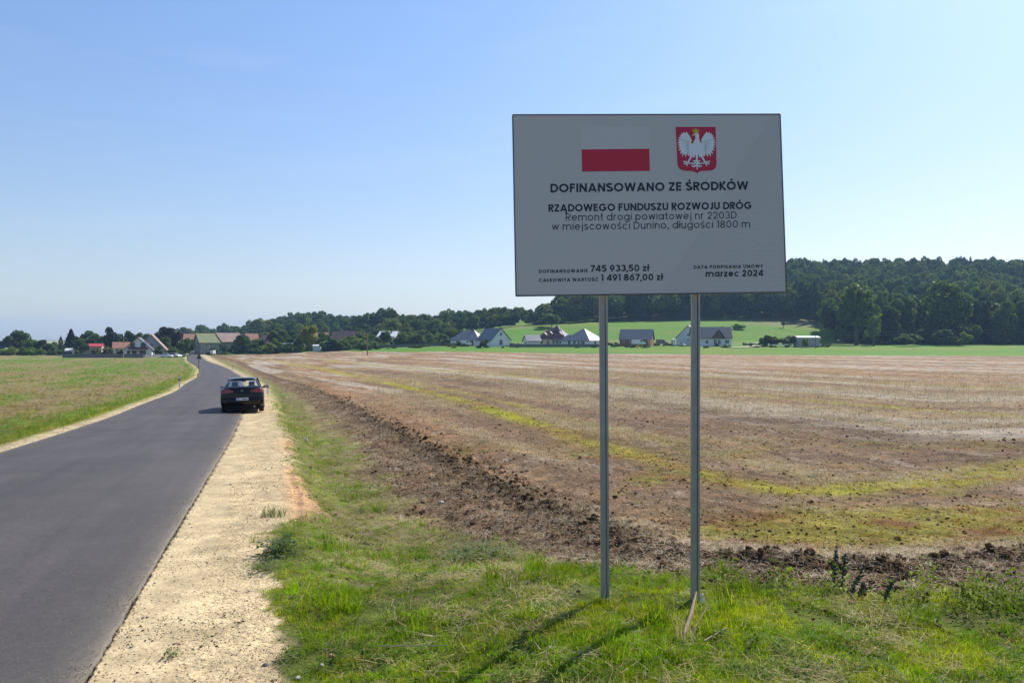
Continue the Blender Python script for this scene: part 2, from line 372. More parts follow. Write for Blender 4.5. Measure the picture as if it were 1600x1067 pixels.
    straw = np.clip(m['field']*(.75-.6*m['weed'])*(1-.0*Y)+m['plow']*(.35-.3*np.clip(rid, 0, 1))+m['verge']*(1-g)*.6+m['left']*(1-lg)*.35, 0, 1)*(1-m['lawn'])
    # relief
    fade = 1-ss(30, 90, np.abs(Y))
    c1 = fbm(X*6, Y*6, 91, 3)-.5; c2 = fbm(X*2.2, Y*2.2, 92, 3)-.5
    s_row = fbm(dr*2.6, (Y-.3*X)*.35, 96, 2)
    big = np.maximum(fbm(X*3.3, Y*3.3, 94, 3)-.5, 0)
    dz = fade*(m['plow']*(.13*c1+.07*c2)+.06*np.clip(rid, 0, 1.3)*(m['plow']+m['field'])*(.35+2.6*big+1.6*c1) + m['field']*(.065*c1+.045*c2+.03*(s_row-.5))
               + m['verge']*(.05*c2+.03*c1) + m['grav']*(.012*c1+.025*c2*ss(.5, 1.6, u)) + m['left']*(.05*c2))
    crack = np.exp(-((u-1.45-.3*(fbm(Y*.6, Y*0+2, 95)-.5))/.06)**2)*m['grav']*ss(6, 8, Y)*(1-ss(20, 26, Y))
    dz = dz-.035*crack
    m['rid'] = rid
    return col, straw, dz, m

def build_ground():
    r0 = [0.02, .5, .9, 1.25]
    r1 = list(1.6*1.009**np.arange(0, int(math.log(70/1.6)/math.log(1.009))+1))
    r2 = list(r1[-1]*1.022**np.arange(1, int(math.log(4200/r1[-1])/math.log(1.022))+2))
    r = np.array(r0+r1+r2)
    a = np.concatenate([np.radians(np.arange(-43, 43.01, .165)), np.radians(np.arange(46, 315, 3.0))])   # clockwise from +Y
    nr, na = len(r), len(a)
    A, Rr = np.meshgrid(a, r)
    X = Rr*np.sin(A); Y = Rr*np.cos(A)
    col, straw, dz, m = cover(X, Y)
    Z = H(X, Y)
    under = (m['u'] < 0) & (m['ul'] < 0)
    infield = np.minimum(-m['u'], -m['ul'])        # >0 inside the road
    sink = np.where(infield > 0, np.minimum(.05+.0016*np.abs(Y)+.35*ss(.3, 1.2, infield), .5), 0)
    Z = Z+dz*(~under)-sink
    V = np.stack([X, Y, Z], -1).reshape(-1, 3)
    i, k = np.meshgrid(np.arange(nr-1), np.arange(na), indexing='ij'); k2 = (k+1) % na
    F = np.stack([i*na+k, (i+1)*na+k, (i+1)*na+k2, i*na+k2], -1).reshape(-1, 4)[:, ::-1]
    # normals of the whole sheet, so that the cuts do not show
    P = V.reshape(nr, na, 3)
    dA = np.roll(P, -1, 1)-np.roll(P, 1, 1); dR = np.gradient(P, axis=0)
    Nn = np.cross(dA, dR); Nn *= np.sign(Nn[..., 2:3]+1e-12); Nn /= np.linalg.norm(Nn, axis=-1, keepdims=True)+1e-12
    Nn = Nn.reshape(-1, 3)
    fc = lambda q: q.reshape(-1)[F].mean(1)
    keys = ['grav', 'gravL', 'left', 'verge', 'plow', 'field', 'lawn']
    W = np.stack([fc(m[q]) for q in keys], 1)
    cls = W.argmax(1); cls[W.sum(1) < .3] = 6
    und = fc((under & (infield > .35)).astype(float)) > .99
    yc = V[F, 1].mean(1)
    cls[(yc > 345) & (cls != 0)] = 6
    cls[und] = 7
    names = ['gravel_shoulder', 'gravel_shoulder', 'meadow', 'grass_verge', 'ploughed_strip', 'stubble_field', 'hill_pasture', 'road_bed']
    colf = np.concatenate([col.reshape(-1, 3), np.ones((nr*na, 1))], 1).astype(np.float32)
    stf = straw.reshape(-1).astype(np.float32)
    rlf = np.clip(1-.5*(m['grav']+m['gravL'])-.3*m['verge']-.5*m['lawn'], .2, 1).reshape(-1).astype(np.float32)
    for ci, nm in enumerate(names):
        sel = F[cls == ci]
        if not len(sel): continue
        idx, inv = np.unique(sel.ravel(), return_inverse=True)
        me = np_mesh(nm, V[idx], inv.reshape(-1, 4), M_ground)
        me.shade_smooth()
        a1 = me.attributes.new('tint', 'FLOAT_COLOR', 'POINT'); a1.data.foreach_set('color', colf[idx].ravel())
        a2 = me.attributes.new('straw', 'FLOAT', 'POINT'); a2.data.foreach_set('value', stf[idx])
        a3 = me.attributes.new('relief', 'FLOAT', 'POINT'); a3.data.foreach_set('value', rlf[idx])
        me.normals_split_custom_set_from_vertices(Nn[idx].tolist())
        link(nm, me, kind='structure')
build_ground()

# ------------------------------------------------------------------ road
def build_road():
    m, nt, b = newmat('asphalt'); L = nt.links.new
    geo = N(nt, 'ShaderNodeNewGeometry'); uv = N(nt, 'ShaderNodeAttribute', attribute_name='lane')
    def noise(scale, vec, det=4, ro=.6):
        n = N(nt, 'ShaderNodeTexNoise'); n.inputs['Scale'].default_value = scale; n.inputs['Detail'].default_value = det; n.inputs['Roughness'].default_value = ro; L(vec, n.inputs['Vector']); return n
    mp = N(nt, 'ShaderNodeMapping'); mp.inputs['Scale'].default_value = (1.0, .05, 1); L(uv.outputs['Vector'], mp.inputs['Vector'])
    n1 = noise(95, geo.outputs['Position'], 3, .8); n2 = noise(2.2, mp.outputs[0], 5, .6); n3 = noise(.5, geo.outputs['Position'], 5, .65); n4 = noise(14, geo.outputs['Position'], 6, .8)
    cr = N(nt, 'ShaderNodeValToRGB'); L(n2.outputs['Fac'], cr.inputs['Fac'])
    cr.color_ramp.elements[0].position = .3; cr.color_ramp.elements[0].color = (.045, .038, .036, 1)
    cr.color_ramp.elements[1].position = .7; cr.color_ramp.elements[1].color = (.066, .056, .052, 1)
    def mul(prev, n, a, c, f0=.3, f1=.7):
        r = N(nt, 'ShaderNodeMapRange'); r.inputs['From Min'].default_value = f0; r.inputs['From Max'].default_value = f1
        r.inputs['To Min'].default_value = a; r.inputs['To Max'].default_value = c; L(n.outputs['Fac'], r.inputs['Value'])
        x = N(nt, 'ShaderNodeMix', data_type='RGBA', blend_type='MULTIPLY'); x.inputs['Factor'].default_value = 1; L(prev, x.inputs['A']); L(r.outputs[0], x.inputs['B']); return x.outputs['Result']
    c = mul(cr.outputs['Color'], n1, .4, 1.7); c = mul(c, n3, .78, 1.22); c = mul(c, n4, .78, 1.25)
    sx = N(nt, 'ShaderNodeSeparateXYZ'); L(uv.outputs['Vector'], sx.inputs[0]); cv = N(nt, 'ShaderNodeValToRGB'); dv = N(nt, 'ShaderNodeMath', operation='DIVIDE'); dv.inputs[1].default_value = 4.7; L(sx.outputs['X'], dv.inputs[0]); L(dv.outputs[0], cv.inputs['Fac'])
    els = cv.color_ramp.elements; els[0].position = 0; els[0].color = (.9, .9, .9, 1); els[1].position = 1; els[1].color = (.86, .86, .86, 1)
    for p_, v_ in ((.16, .94), (.27, 1.10), (.38, .95), (.5, .90), (.60, .96), (.72, 1.12), (.84, .94)):
        e_ = els.new(p_); e_.color = (v_, v_, v_, 1)
    xm = N(nt, 'ShaderNodeMix', data_type='RGBA', blend_type='MULTIPLY'); xm.inputs['Factor'].default_value = .8; L(c, xm.inputs['A']); L(cv.outputs['Color'], xm.inputs['B']); c = xm.outputs['Result']
    # dust blown in from the shoulders
    ed = N(nt, 'ShaderNodeAttribute', attribute_name='dust')
    k = N(nt, 'ShaderNodeMath', operation='MULTIPLY'); L(ed.outputs['Fac'], k.inputs[0]); L(n4.outputs['Fac'], k.inputs[1])
    x = N(nt, 'ShaderNodeMix', data_type='RGBA'); L(k.outputs[0], x.inputs['Factor']); L(c, x.inputs['A']); x.inputs['B'].default_value = (.24, .20, .14, 1)
    L(x.outputs['Result'], b.inputs['Base Color']); b.inputs['Roughness'].default_value = .72; b.inputs['Specular IOR Level'].default_value = .35
    bp = N(nt, 'ShaderNodeBump'); bp.inputs['Strength'].default_value = .55; bp.inputs['Distance'].default_value = .006; L(n1.outputs['Fac'], bp.inputs['Height']); L(bp.outputs[0], b.inputs['Normal'])
    ys = np.concatenate([np.linspace(-16, 3, 30), 3+.10*np.arange(1, 200), np.exp(np.linspace(math.log(23.2), math.log(440), 330))])
    cs = np.array([0, .0, .004, .02, .06, .15, .3, .5, .7, .85, .94, .98, .996, 1, 1])
    n = len(cs); V = []; lane = []; dust = []
    for y in ys:
        xr, xl = float(XR(y)), float(XL(y))
        er = .035*(float(fbm(np.array(y*2.2), np.array(1.), 5))-.5)+.03*(float(vn(np.array(y*9.), np.array(3.), 6))-.5)
        el = .04*(float(fbm(np.array(y*2.0), np.array(7.), 8))-.5)
        zr = CAM_Z-float(f_road(y))
        for i, c in enumerate(cs):
            xx = xl-el+(xr+er-xl+el)*c
            z = zr+.022+.03*(1-(2*c-1)**2)+(-.05 if i in (0, n-1) else 0)
            if i == 1 or i == n-2: z -= .006
            V.append((xx, y, z)); lane.append((c*4.7, y, 0)); d = min(c, 1-c)*4.7; dust.append(max(0, 1-d/.14)*.7+max(0, 1-d/.6)*.15)
    ny = len(ys); F = [(i*n+k, i*n+k+1, (i+1)*n+k+1, (i+1)*n+k) for i in range(ny-1) for k in range(n-1)]
    me = np_mesh('road', np.array(V), np.array(F), m); me.shade_smooth()
    a1 = me.attributes.new('lane', 'FLOAT_VECTOR', 'POINT'); a1.data.foreach_set('vector', np.array(lane, np.float32).ravel())
    a2 = me.attributes.new('dust', 'FLOAT', 'POINT'); a2.data.foreach_set('value', np.array(dust, np.float32))
    link('road', me, kind='structure')
build_road()
# ------------------------------------------------------------------ foliage
def mat_leaf(name, col, col2, trans=.3, inst=False, rough=.6):
    m, nt, b = newmat(name); L = nt.links.new
    oi = N(nt, 'ShaderNodeObjectInfo'); geo = N(nt, 'ShaderNodeNewGeometry')
    nz = N(nt, 'ShaderNodeTexNoise'); nz.inputs['Scale'].default_value = .9; nz.inputs['Detail'].default_value = 4; L(geo.outputs['Position'], nz.inputs['Vector'])
    mr = N(nt, 'ShaderNodeMapRange'); mr.inputs['From Min'].default_value = .35; mr.inputs['From Max'].default_value = .65; L(nz.outputs['Fac'], mr.inputs['Value'])
    ad = N(nt, 'ShaderNodeMath', operation='MULTIPLY_ADD'); ad.inputs[1].default_value = .5; L(oi.outputs['Random'], ad.inputs[0]); 
    hm = N(nt, 'ShaderNodeMath', operation='MULTIPLY'); hm.inputs[1].default_value = .5; L(mr.outputs[0], hm.inputs[0]); L(hm.outputs[0], ad.inputs[2])
    mx = N(nt, 'ShaderNodeMix', data_type='RGBA'); L(ad.outputs[0], mx.inputs['Factor']); mx.inputs['A'].default_value = (*col, 1); mx.inputs['B'].default_value = (*col2, 1)
    c = mx.outputs['Result']
    if inst:
        at2 = N(nt, 'ShaderNodeAttribute', attribute_type='INSTANCER', attribute_name='col')
        x = N(nt, 'ShaderNodeMix', data_type='RGBA', blend_type='MULTIPLY'); x.inputs['Factor'].default_value = 1; L(at2.outputs['Color'], x.inputs['A'])
        mr.inputs['To Min'].default_value = .75; mr.inputs['To Max'].default_value = 1.25; L(mr.outputs[0], x.inputs['B']); c = x.outputs['Result']
    L(c, b.inputs['Base Color']); b.inputs['Roughness'].default_value = rough; b.inputs['Specular IOR Level'].default_value = .04 if inst else .12
    tr = N(nt, 'ShaderNodeBsdfTranslucent'); br = N(nt, 'ShaderNodeMix', data_type='RGBA', blend_type='MULTIPLY'); br.inputs['Factor'].default_value = 1
    L(c, br.inputs['A']); br.inputs['B'].default_value = (1.35, 1.4, .5, 1); L(br.outputs['Result'], tr.inputs['Color'])
    ms = N(nt, 'ShaderNodeMixShader'); ms.inputs[0].default_value = trans
    out = nt.nodes['Material Output']; L(b.outputs[0], ms.inputs[1]); L(tr.outputs[0], ms.inputs[2]); L(ms.outputs[0], out.inputs['Surface'])
    return m
M_leaf = mat_leaf('leaves', (.065, .105, .024), (.12, .175, .034), .32)
M_leafdk = mat_leaf('dark_leaves', (.045, .075, .026), (.08, .12, .034), .26)
M_leafyl = mat_leaf('yellowing_leaves', (.20, .21, .02), (.28, .26, .03), .42)
M_leaflt = mat_leaf('light_leaves', (.12, .17, .032), (.19, .25, .04), .36)
M_leafrd = mat_leaf('copper_leaves', (.035, .020, .016), (.06, .035, .02), .2)
M_conif = mat_leaf('needles', (.012, .026, .014), (.026, .044, .018), .1)
M_bark = pm('bark', (.09, .07, .05), .9, noise=.3, scale=4, bump=.4)

def leaf_cloud(P, Nr, size, seed, jitter=.9, card=1.0):
    r = np.random.default_rng(seed); n = len(P)
    d = Nr + jitter*r.normal(size=(n, 3)); d /= np.linalg.norm(d, axis=1, keepdims=True)+1e-9
    a = np.cross(d, r.normal(size=(n, 3))); a /= np.linalg.norm(a, axis=1, keepdims=True)+1e-9
    b = np.cross(d, a); s = (size*(.6+.8*r.random(n)))[:, None]
    q = np.stack([P-a*s*.5-b*s*.35*card, P+a*s*.5-b*s*.45*card, P+a*s*.42+b*s*.5*card, P-a*s*.55+b*s*.4*card], 1)
    return q.reshape(-1, 3), np.arange(4*n).reshape(n, 4)
def crown_mesh(name, kind, seed, mat, n=3000, size=.05):
    """unit crown: height 1 (0..1), radius about .5"""
    r = np.random.default_rng(seed); P = []; Q = []
    if kind in ('round', 'tall', 'oval', 'bush'):
        nb = {'round': 20, 'tall': 24, 'oval': 18, 'bush': 13}[kind]
        zc, rz, rr = {'round': (.58, .38, .36), 'tall': (.55, .42, .30), 'oval': (.56, .42, .30), 'bush': (.42, .42, .40)}[kind]
        B = []
        for i in range(nb):
            d = r.normal(size=3); d /= np.linalg.norm(d); k = r.random()**.35
            if d[2] < -.6: d[2] *= .5
            c = np.array([d[0]*rr*k, d[1]*rr*k, zc+d[2]*rz*k*.86]); B.append((c, r.uniform(.10, .19)*(1.15 if kind == 'bush' else 1)))
        w = np.array([b[1]**2 for b in B]); w /= w.sum()
        ci = r.choice(nb, n, p=w); d = r.normal(size=(n, 3)); d /= np.linalg.norm(d, axis=1, keepdims=True)
        d[:, 2] = np.where((d[:, 2] < -.3) & (r.random(n) < .5), -d[:, 2], d[:, 2])
        c = np.array([B[i][0] for i in ci]); rad_ = np.array([B[i][1] for i in ci])
        k = 1-.35*r.random(n)**2
        lump = .82+.36*vn(d[:, 0]*3+ci, d[:, 1]*3+d[:, 2]*3, seed)
        P = c+d*(rad_*k*lump)[:, None]*np.array([1, 1, .85]); Q = d
    elif kind == 'conifer':
        z = r.random(n)**.8; lay = np.floor(z*13)/13; f = (z-lay)*13
        R = .46*(1-z)**.85*(1.05-.45*f)*(.8+.4*r.random(n))+.015
        a = r.random(n)*2*PI; ii = (a*2.2+lay*40).astype(int); R *= .75+.35*((ii*7919 % 13)/13)
        k = .55+.45*r.random(n)**.5
        P = np.stack([R*k*np.cos(a), R*k*np.sin(a), .06+.94*z], 1); Q = np.stack([np.cos(a), np.sin(a), np.full(n, -.3)], 1)
    elif kind == 'poplar':
        z = r.random(n); R = .5*np.sin(np.clip(z*1.05+.05, 0, 1)*PI)**.55*(.7+.5*vn(z*9, z*0, seed)); a = r.random(n)*2*PI
        P = np.stack([R*np.cos(a), R*np.sin(a), .05+.95*z], 1); Q = np.stack([np.cos(a), np.sin(a), np.full(n, .6)], 1)
    P[:, 2] = np.maximum(P[:, 2], .015)
    V, F = leaf_cloud(P, Q, size, seed+1)
    return np_mesh(name, V, F, mat)
def trunk_mesh(name, seed, h=.62, r0=.028):
    r = random.Random(seed); mb = MB()
    pts = [(0, 0, -.03), (r.uniform(-.01, .01), 0, .2), (r.uniform(-.03, .03), r.uniform(-.02, .02), .4), (r.uniform(-.04, .04), 0, h)]
    mb.tube(pts, [r0*1.25, r0, r0*.75, r0*.3], 7)
    for k in range(6):
        a = r.uniform(0, 2*PI); z = r.uniform(.22, .5); l = r.uniform(.15, .28)
        mb.tube([(0, 0, z), (math.cos(a)*l*.6, math.sin(a)*l*.6, z+l*.6), (math.cos(a)*l, math.sin(a)*l, z+l*1.1)], [r0*.5, r0*.35, r0*.12], 5)
    return mb.mesh(name, M_bark, True)
CR = {}
def crown(kind, mat, k):
    key = (kind, mat.name, k)
    if key not in CR:
        CR[key] = crown_mesh('crown', kind, hash((kind, k)) % 9999 if False else (len(kind)*131+k*17+ord(kind[0])), mat, {'poplar': 1500, 'bush': 1500}.get(kind, 3200), {'bush': .085, 'poplar': .07, 'conifer': .05}.get(kind, .048))
    return CR[key]
TR = [trunk_mesh('trunk', s) for s in (1, 2, 3)]
def tree(x, ytop, w, D, kind, mat, label, name='broadleaf_tree', cat='tree', group='trees of the village', yb=None):
    g = gnd(x, D); zt = CAM_Z-(ytop-HY)/FPX*D; h = zt-g.z; W = w/FPX*D
    k = int(x*7+D) % 4
    t = thing(name, label, cat, (g.x, g.y, g.z-.05), rz=(x*1.7) % 6.28, group=group)
    t.scale = (W*1.22, W*1.22, h)
    link('crown', crown(kind, mat, k), t)
    if kind not in ('bush',): 
        tr = link('trunk', TR[k % 3], t); tr.scale = (h/W*.9, h/W*.9, 1)
    return t

# single trees, from the left edge of the picture to the right
LEAF, DK, YL, LT, RD = M_leaf, M_leafdk, M_leafyl, M_leaflt, M_leafrd
TREES = [
 (14, 525, 24, 330, 'round', DK, 'low round tree at the left end of the far left tree clump'),
 (31, 511, 32, 335, 'tall', LEAF, 'tallest tree of the far left clump with an uneven open top'),
 (49, 528, 24, 328, 'round', LEAF, 'mid height tree on the right of the tallest far left tree'),
 (68, 531, 24, 325, 'round', DK, 'dark round tree standing alone at the right end of the far left clump'),
 (95, 525, 6, 335, 'poplar', LEAF, 'very thin columnar poplar left of the village'),
 (90, 539, 15, 320, 'bush', DK, 'small dark round bush tree under the thin poplar'),
 (104, 541, 15, 310, 'bush', LEAF, 'low bush left of the dark spruce at the village edge'),
 (111, 515, 26, 318, 'conifer', M_conif, 'tall ragged dark spruce at the left edge of the village'),
 (124, 520, 22, 326, 'round', LEAF, 'broad tree directly right of the ragged spruce'),
 (127, 531, 24, 292, 'round', DK, 'round tree in front of the spruce and left of the red roofed house'),
 (133, 521, 14, 335, 'oval', DK, 'narrow dark tree behind the left end of the red roofed house'),
 (146, 517, 26, 330, 'round', LEAF, 'wide tree behind the red roofed house'),
 (159, 522, 15, 326, 'round', DK, 'dark tree behind the right end of the red roofed house'),
 (150, 541, 13, 288, 'bush', LEAF, 'green bush before the wall of the red roofed house'),
 (163, 543, 12, 288, 'bush', DK, 'dark bush at the right corner of the red roofed house'),
 (188, 545, 12, 275, 'bush', DK, 'dark bush behind the fence at the foot of the wooden pole'),
 (250, 539, 18, 275, 'bush', DK, 'dark hedge of small conifers along the rear farmhouse wall'),
 (174, 511, 24, 312, 'tall', M_conif, 'tall pointed dark tree right of the red roofed house'),
 (185, 522, 16, 325, 'round', LEAF, 'tree between the pointed tree and the orange roofed house'),
 (199, 517, 22, 320, 'round', DK, 'dark tree behind the orange roof and wooden pole'),
 (214, 520, 20, 322, 'round', LEAF, 'tree behind the gable of the white farmhouse'),
 (231, 518, 20, 318, 'round', DK, 'dark tree between the two gables of the white farmhouse'),
 (247, 515, 24, 318, 'round', DK, 'rounded tree rising above the farmhouse rear roof'),
 (263, 511, 32, 312, 'round', RD, 'big copper brown tree right of the white farmhouse'),
 (276, 513, 24, 308, 'tall', RD, 'second copper brown tree, right of the biggest one'),
 (259, 527, 22, 296, 'round', LEAF, 'green tree in front of the copper tree beside the farmhouse'),
 (270, 538, 15, 288, 'bush', LEAF, 'low shrub beside the parked cars at the farmhouse'),
 (286, 527, 22, 300, 'round', LEAF, 'green tree left of the road end beside the barn'),
 (297, 534, 15, 303, 'round', DK, 'dark low tree in front of the barn gable left of the road'),
 (300, 527, 12, 345, 'oval', DK, 'narrow dark tree behind the left end of the barn'),
 (379, 520, 24, 322, 'round', DK, 'dark tree against the right end of the barn'),
 (334, 541, 11, 316, 'bush', DK, 'small dark bush at the left foot of the barn wall'),
 (352, 540, 13, 316, 'bush', LEAF, 'green bush before the middle of the barn wall'),
 (365, 538, 13, 317, 'bush', DK, 'dark bush before the right end of the barn wall'),
 (388, 534, 20, 322, 'round', LEAF, 'round shrub tree right of the barn before the orange roofs'),
 (398, 536, 16, 318, 'bush', DK, 'dark bush below the orange roof right of the barn'),
 (416, 534, 15, 318, 'bush', LEAF, 'green bush in front of the grey purple roof'),
 (447, 535, 16, 318, 'bush', DK, 'dark bush right of the long low shed'),
 (404, 530, 22, 326, 'round', DK, 'tree hiding the wall of the orange roofed house in the centre left'),
 (437, 512, 30, 345, 'round', LEAF, 'tall rounded tree left of the yellowing tree'),
 (431, 526, 14, 322, 'bush', LT, 'small pale green tree below the tall rounded tree'),
 (424, 520, 18, 350, 'round', LT, 'pale tree behind the small grey roof'),
 (463, 521, 20, 350, 'round', DK, 'dark tree close on the left of the yellowing tree'),
 (482, 508, 30, 322, 'oval', YL, 'big yellow green tree standing out in the middle of the village'),
 (466, 527, 12, 324, 'round', DK, 'low dark tree in front of the yellowing tree'),
 (508, 520, 24, 332, 'round', LEAF, 'tree on the right of the big yellow green tree'),
 (519, 529, 20, 322, 'bush', LEAF, 'rounded grey green shrub left of the dark red roof'),
 (529, 532, 20, 325, 'bush', DK, 'dark shrub in front of the dark red roof'),
 (552, 521, 26, 330, 'round', DK, 'dark tree over the right end of the dark red roof'),
 (566, 524, 22, 330, 'round', LEAF, 'tree directly behind the lone utility pole in the field'),
 (580, 527, 20, 330, 'round', LEAF, 'tree right of the lone utility pole below the wood'),
 (601, 518, 22, 338, 'round', DK, 'dark tree in front of the white roofed house'),
 (628, 522, 20, 345, 'round', LEAF, 'tree right of the white roofed house'),
 (650, 523, 22, 350, 'round', DK, 'dark tree at the wood edge beyond the long meadow, left one'),
 (670, 512, 26, 380, 'round', DK, 'domed dark tree at the wood edge left of the first grey roofed house'),
 (695, 521, 10, 360, 'bush', LT, 'small pale bush at the wood edge left of the grey roofed house'),
 (712, 510, 34, 370, 'round', LEAF, 'broad tree behind the grey hip roofed house'),
 (694, 535, 9, 320, 'bush', DK, 'small dark bush in the meadow left of the first grey roofed house'),
 (716, 534, 14, 315, 'bush', LEAF, 'round green bush in front of the grey hip roofed house'),
 (757, 529, 17, 300, 'bush', DK, 'dark round bush in front of the white gabled house'),
 (862, 490, 32, 430, 'round', LEAF, 'tree at the forest corner above the red tiled villa'),
 (846, 495, 16, 440, 'bush', DK, 'low shrub at the end of the upper green field'),
 (962, 535, 12, 318, 'bush', DK, 'dark hedge bush left of the brick barn'),
 (1196, 522, 20, 315, 'bush', DK, 'left one of the three dark shrubs beside the white roofed shed'),
 (1208, 522, 20, 318, 'bush', LEAF, 'middle one of the shrubs left of the white roofed shed'),
 (1233, 521, 26, 315, 'bush', LEAF, 'right and largest shrub touching the white roofed shed'),
 (1257, 529, 11, 305, 'bush', LT, 'small pale bush in front of the white roofed shed'),
 (1224, 499, 7, 420, 'oval', LEAF, 'single small tree before the forest edge above the shed'),
 (1338, 439, 66, 345, 'tall', LEAF, 'huge broad tree at the left corner of the right hand forest'),
 (1365, 487, 22, 325, 'tall', LT, 'slender pale green tree in front of the huge forest corner tree'),
 (1312, 500, 14, 350, 'bush', LEAF, 'ragged low branches at the left foot of the huge corner tree'),
 (1390, 470, 34, 350, 'tall', DK, 'dark mid height tree between the huge corner tree and the broad right one'),
 (1412, 458, 44, 360, 'round', LEAF, 'tree left of the broad yellow tinged forest edge tree'),
 (1478, 438, 74, 352, 'tall', LEAF, 'broad yellow tinged tree, tallest along the forest edge'),
 (1418, 517, 34, 320, 'bush', LEAF, 'wide low shrub at the forest foot right of the slender pale tree'),
 (1478, 514, 34, 322, 'bush', DK, 'wide low shrub under the broad yellow tinged tree'),
 (1507, 517, 22, 320, 'bush', LT, 'pale low shrub right of the broad yellow tinged tree'),
 (1535, 455, 52, 365, 'round', DK, 'dark rounded tree right of the broad yellow tinged tree'),
 (1568, 470, 40, 350, 'tall', LEAF, 'forest edge tree near the right margin with a drooping pale branch'),
 (1600, 462, 46, 355, 'round', DK, 'dark forest edge tree cut by the right margin'),
]
for (x, yt, w, D, kind, mt, lab) in TREES:
    nm = {'conifer': 'spruce_tree', 'poplar': 'poplar_tree', 'bush': 'shrub'}.get(kind, 'broadleaf_tree')
    if x == 174: nm = 'spruce_tree'
    tree(x, yt, w, D, kind, mt, lab, nm, 'shrub' if kind == 'bush' else 'tree', {'bush': 'shrubs around the village'}.get(kind, 'trees of the village' if x < 1300 else 'trees along the forest edge'))

# ---- scattering for what nobody could count
def scatter(name, pts, rot, scl, idx, meshes, colr=None, kind='stuff', **props):
    V = np.ascontiguousarray(pts, np.float32); me = bpy.data.meshes.new(name)
    me.vertices.add(len(V)); me.vertices.foreach_set('co', V.ravel()); me.update()
    def at_(n, t, key, val): a = me.attributes.new(n, t, 'POINT'); a.data.foreach_set(key, np.ascontiguousarray(val).ravel())
    at_('rot', 'FLOAT_VECTOR', 'vector', rot.astype(np.float32)); at_('scl', 'FLOAT_VECTOR', 'vector', scl.astype(np.float32)); at_('idx', 'INT', 'value', idx.astype(np.int32))
    if colr is not None: at_('col', 'FLOAT_COLOR', 'color', np.concatenate([colr, np.ones((len(colr), 1))], 1).astype(np.float32))
    c = bpy.data.collections.new(name+'_sources')
    for i, q in enumerate(meshes):
        c.objects.link(bpy.data.objects.new('%s_source_%02d' % (name, i), q))
    ng = bpy.data.node_groups.new(name, 'GeometryNodeTree')
    ng.interface.new_socket('Geometry', in_out='INPUT', socket_type='NodeSocketGeometry'); ng.interface.new_socket('Geometry', in_out='OUTPUT', socket_type='NodeSocketGeometry')
    gi = ng.nodes.new('NodeGroupInput'); go = ng.nodes.new('NodeGroupOutput'); ip = ng.nodes.new('GeometryNodeInstanceOnPoints')
    ci = ng.nodes.new('GeometryNodeCollectionInfo'); ci.inputs['Collection'].default_value = c; ci.inputs['Separate Children'].default_value = True; ci.inputs['Reset Children'].default_value = True
    def na(n, t):
        a = ng.nodes.new('GeometryNodeInputNamedAttribute'); a.data_type = t; a.inputs['Name'].default_value = n; return a.outputs['Attribute']
    L = ng.links.new
    L(gi.outputs[0], ip.inputs['Points']); L(ci.outputs[0], ip.inputs['Instance']); ip.inputs['Pick Instance'].default_value = True
    L(na('idx', 'INT'), ip.inputs['Instance Index']); L(na('rot', 'FLOAT_VECTOR'), ip.inputs['Rotation']); L(na('scl', 'FLOAT_VECTOR'), ip.inputs['Scale']); L(ip.outputs[0], go.inputs[0])
    o = link(name, me, kind=kind, **props)
    md = o.modifiers.new('scatter', 'NODES'); md.node_group = ng
    return o

M_wood = mat_leaf('wood_leaves', (0, 0, 0), (0, 0, 0), .26, inst=True)
def full_tree(kind, k, n=2200, size=.055):
    me = crown_mesh('crown', kind, 500+k*13, M_wood, n, size); return me
WOODM = [full_tree('round', 1), full_tree('round', 2), full_tree('tall', 3), full_tree('oval', 4), full_tree('conifer', 5, 1800), full_tree('round', 6), full_tree('tall', 7), full_tree('bush', 8, 1200, .08)]
def wood(name, rows, label, grp=None):
    n = len(rows); P = np.zeros((n, 3)); S = np.zeros((n, 3)); R = np.zeros((n, 3)); I = np.zeros(n, int); K = np.zeros((n, 3))
    for i, (X, Y, h, w, idx, c) in enumerate(rows):
        P[i] = (X, Y, float(H(X, Y))-.3); S[i] = (w, w, h); R[i] = (0, 0, rng.random()*6.28); I[i] = idx; K[i] = c
    return scatter(name, P, R, S, I, WOODM, K, label=label)
WC = [(.072, .115, .028), (.10, .145, .032), (.052, .086, .030), (.14, .17, .036), (.075, .11, .046)]
# hill forest
rows = []
def top_prof(x): return np.interp(x, [860, 880, 900, 950, 1000, 1100, 1230, 1290, 1350, 1450, 1600, 1900], [474, 458, 454, 446, 436, 413, 399, 392, 388, 388, 391, 395])
y = 448.0
while y < 800:
    sp = 8.5+.010*(y-440)
    x0 = y*.045; x1 = y*.80
    xx = x0
    while xx < x1:
        X = xx+rng.uniform(-3, 3); Y = y+rng.uniform(-3.5, 3.5); t = X/Y
        edge = 452+26*vn(np.array(X/60.), np.array(0.), 3)+ (0 if t < .36 else -60*min((t-.36)/.06, 1))
        if t < .09: edge += 35*(.09-t)/.04
        if Y > edge:
            h = rng.uniform(16, 26); g = float(H(X, Y))
            px = CX+t*FPX; lim = CAM_Z+(HY-float(top_prof(px)))/FPX*Y+rng.uniform(-4.5, 1.5)
            if g+h > lim: h = max(lim-g, 7)
            con = rng.random() < (.08 if Y > 560 else .04)
            rows.append((X, Y, h, rng.uniform(12, 16.5)*(1 if not con else .6), 4 if con else rng.choice([0, 1, 2, 3, 5, 6]), np.array(WC[rng.integers(5)])*rng.uniform(.75, 1.25)))
        xx += sp
    y += sp*.95
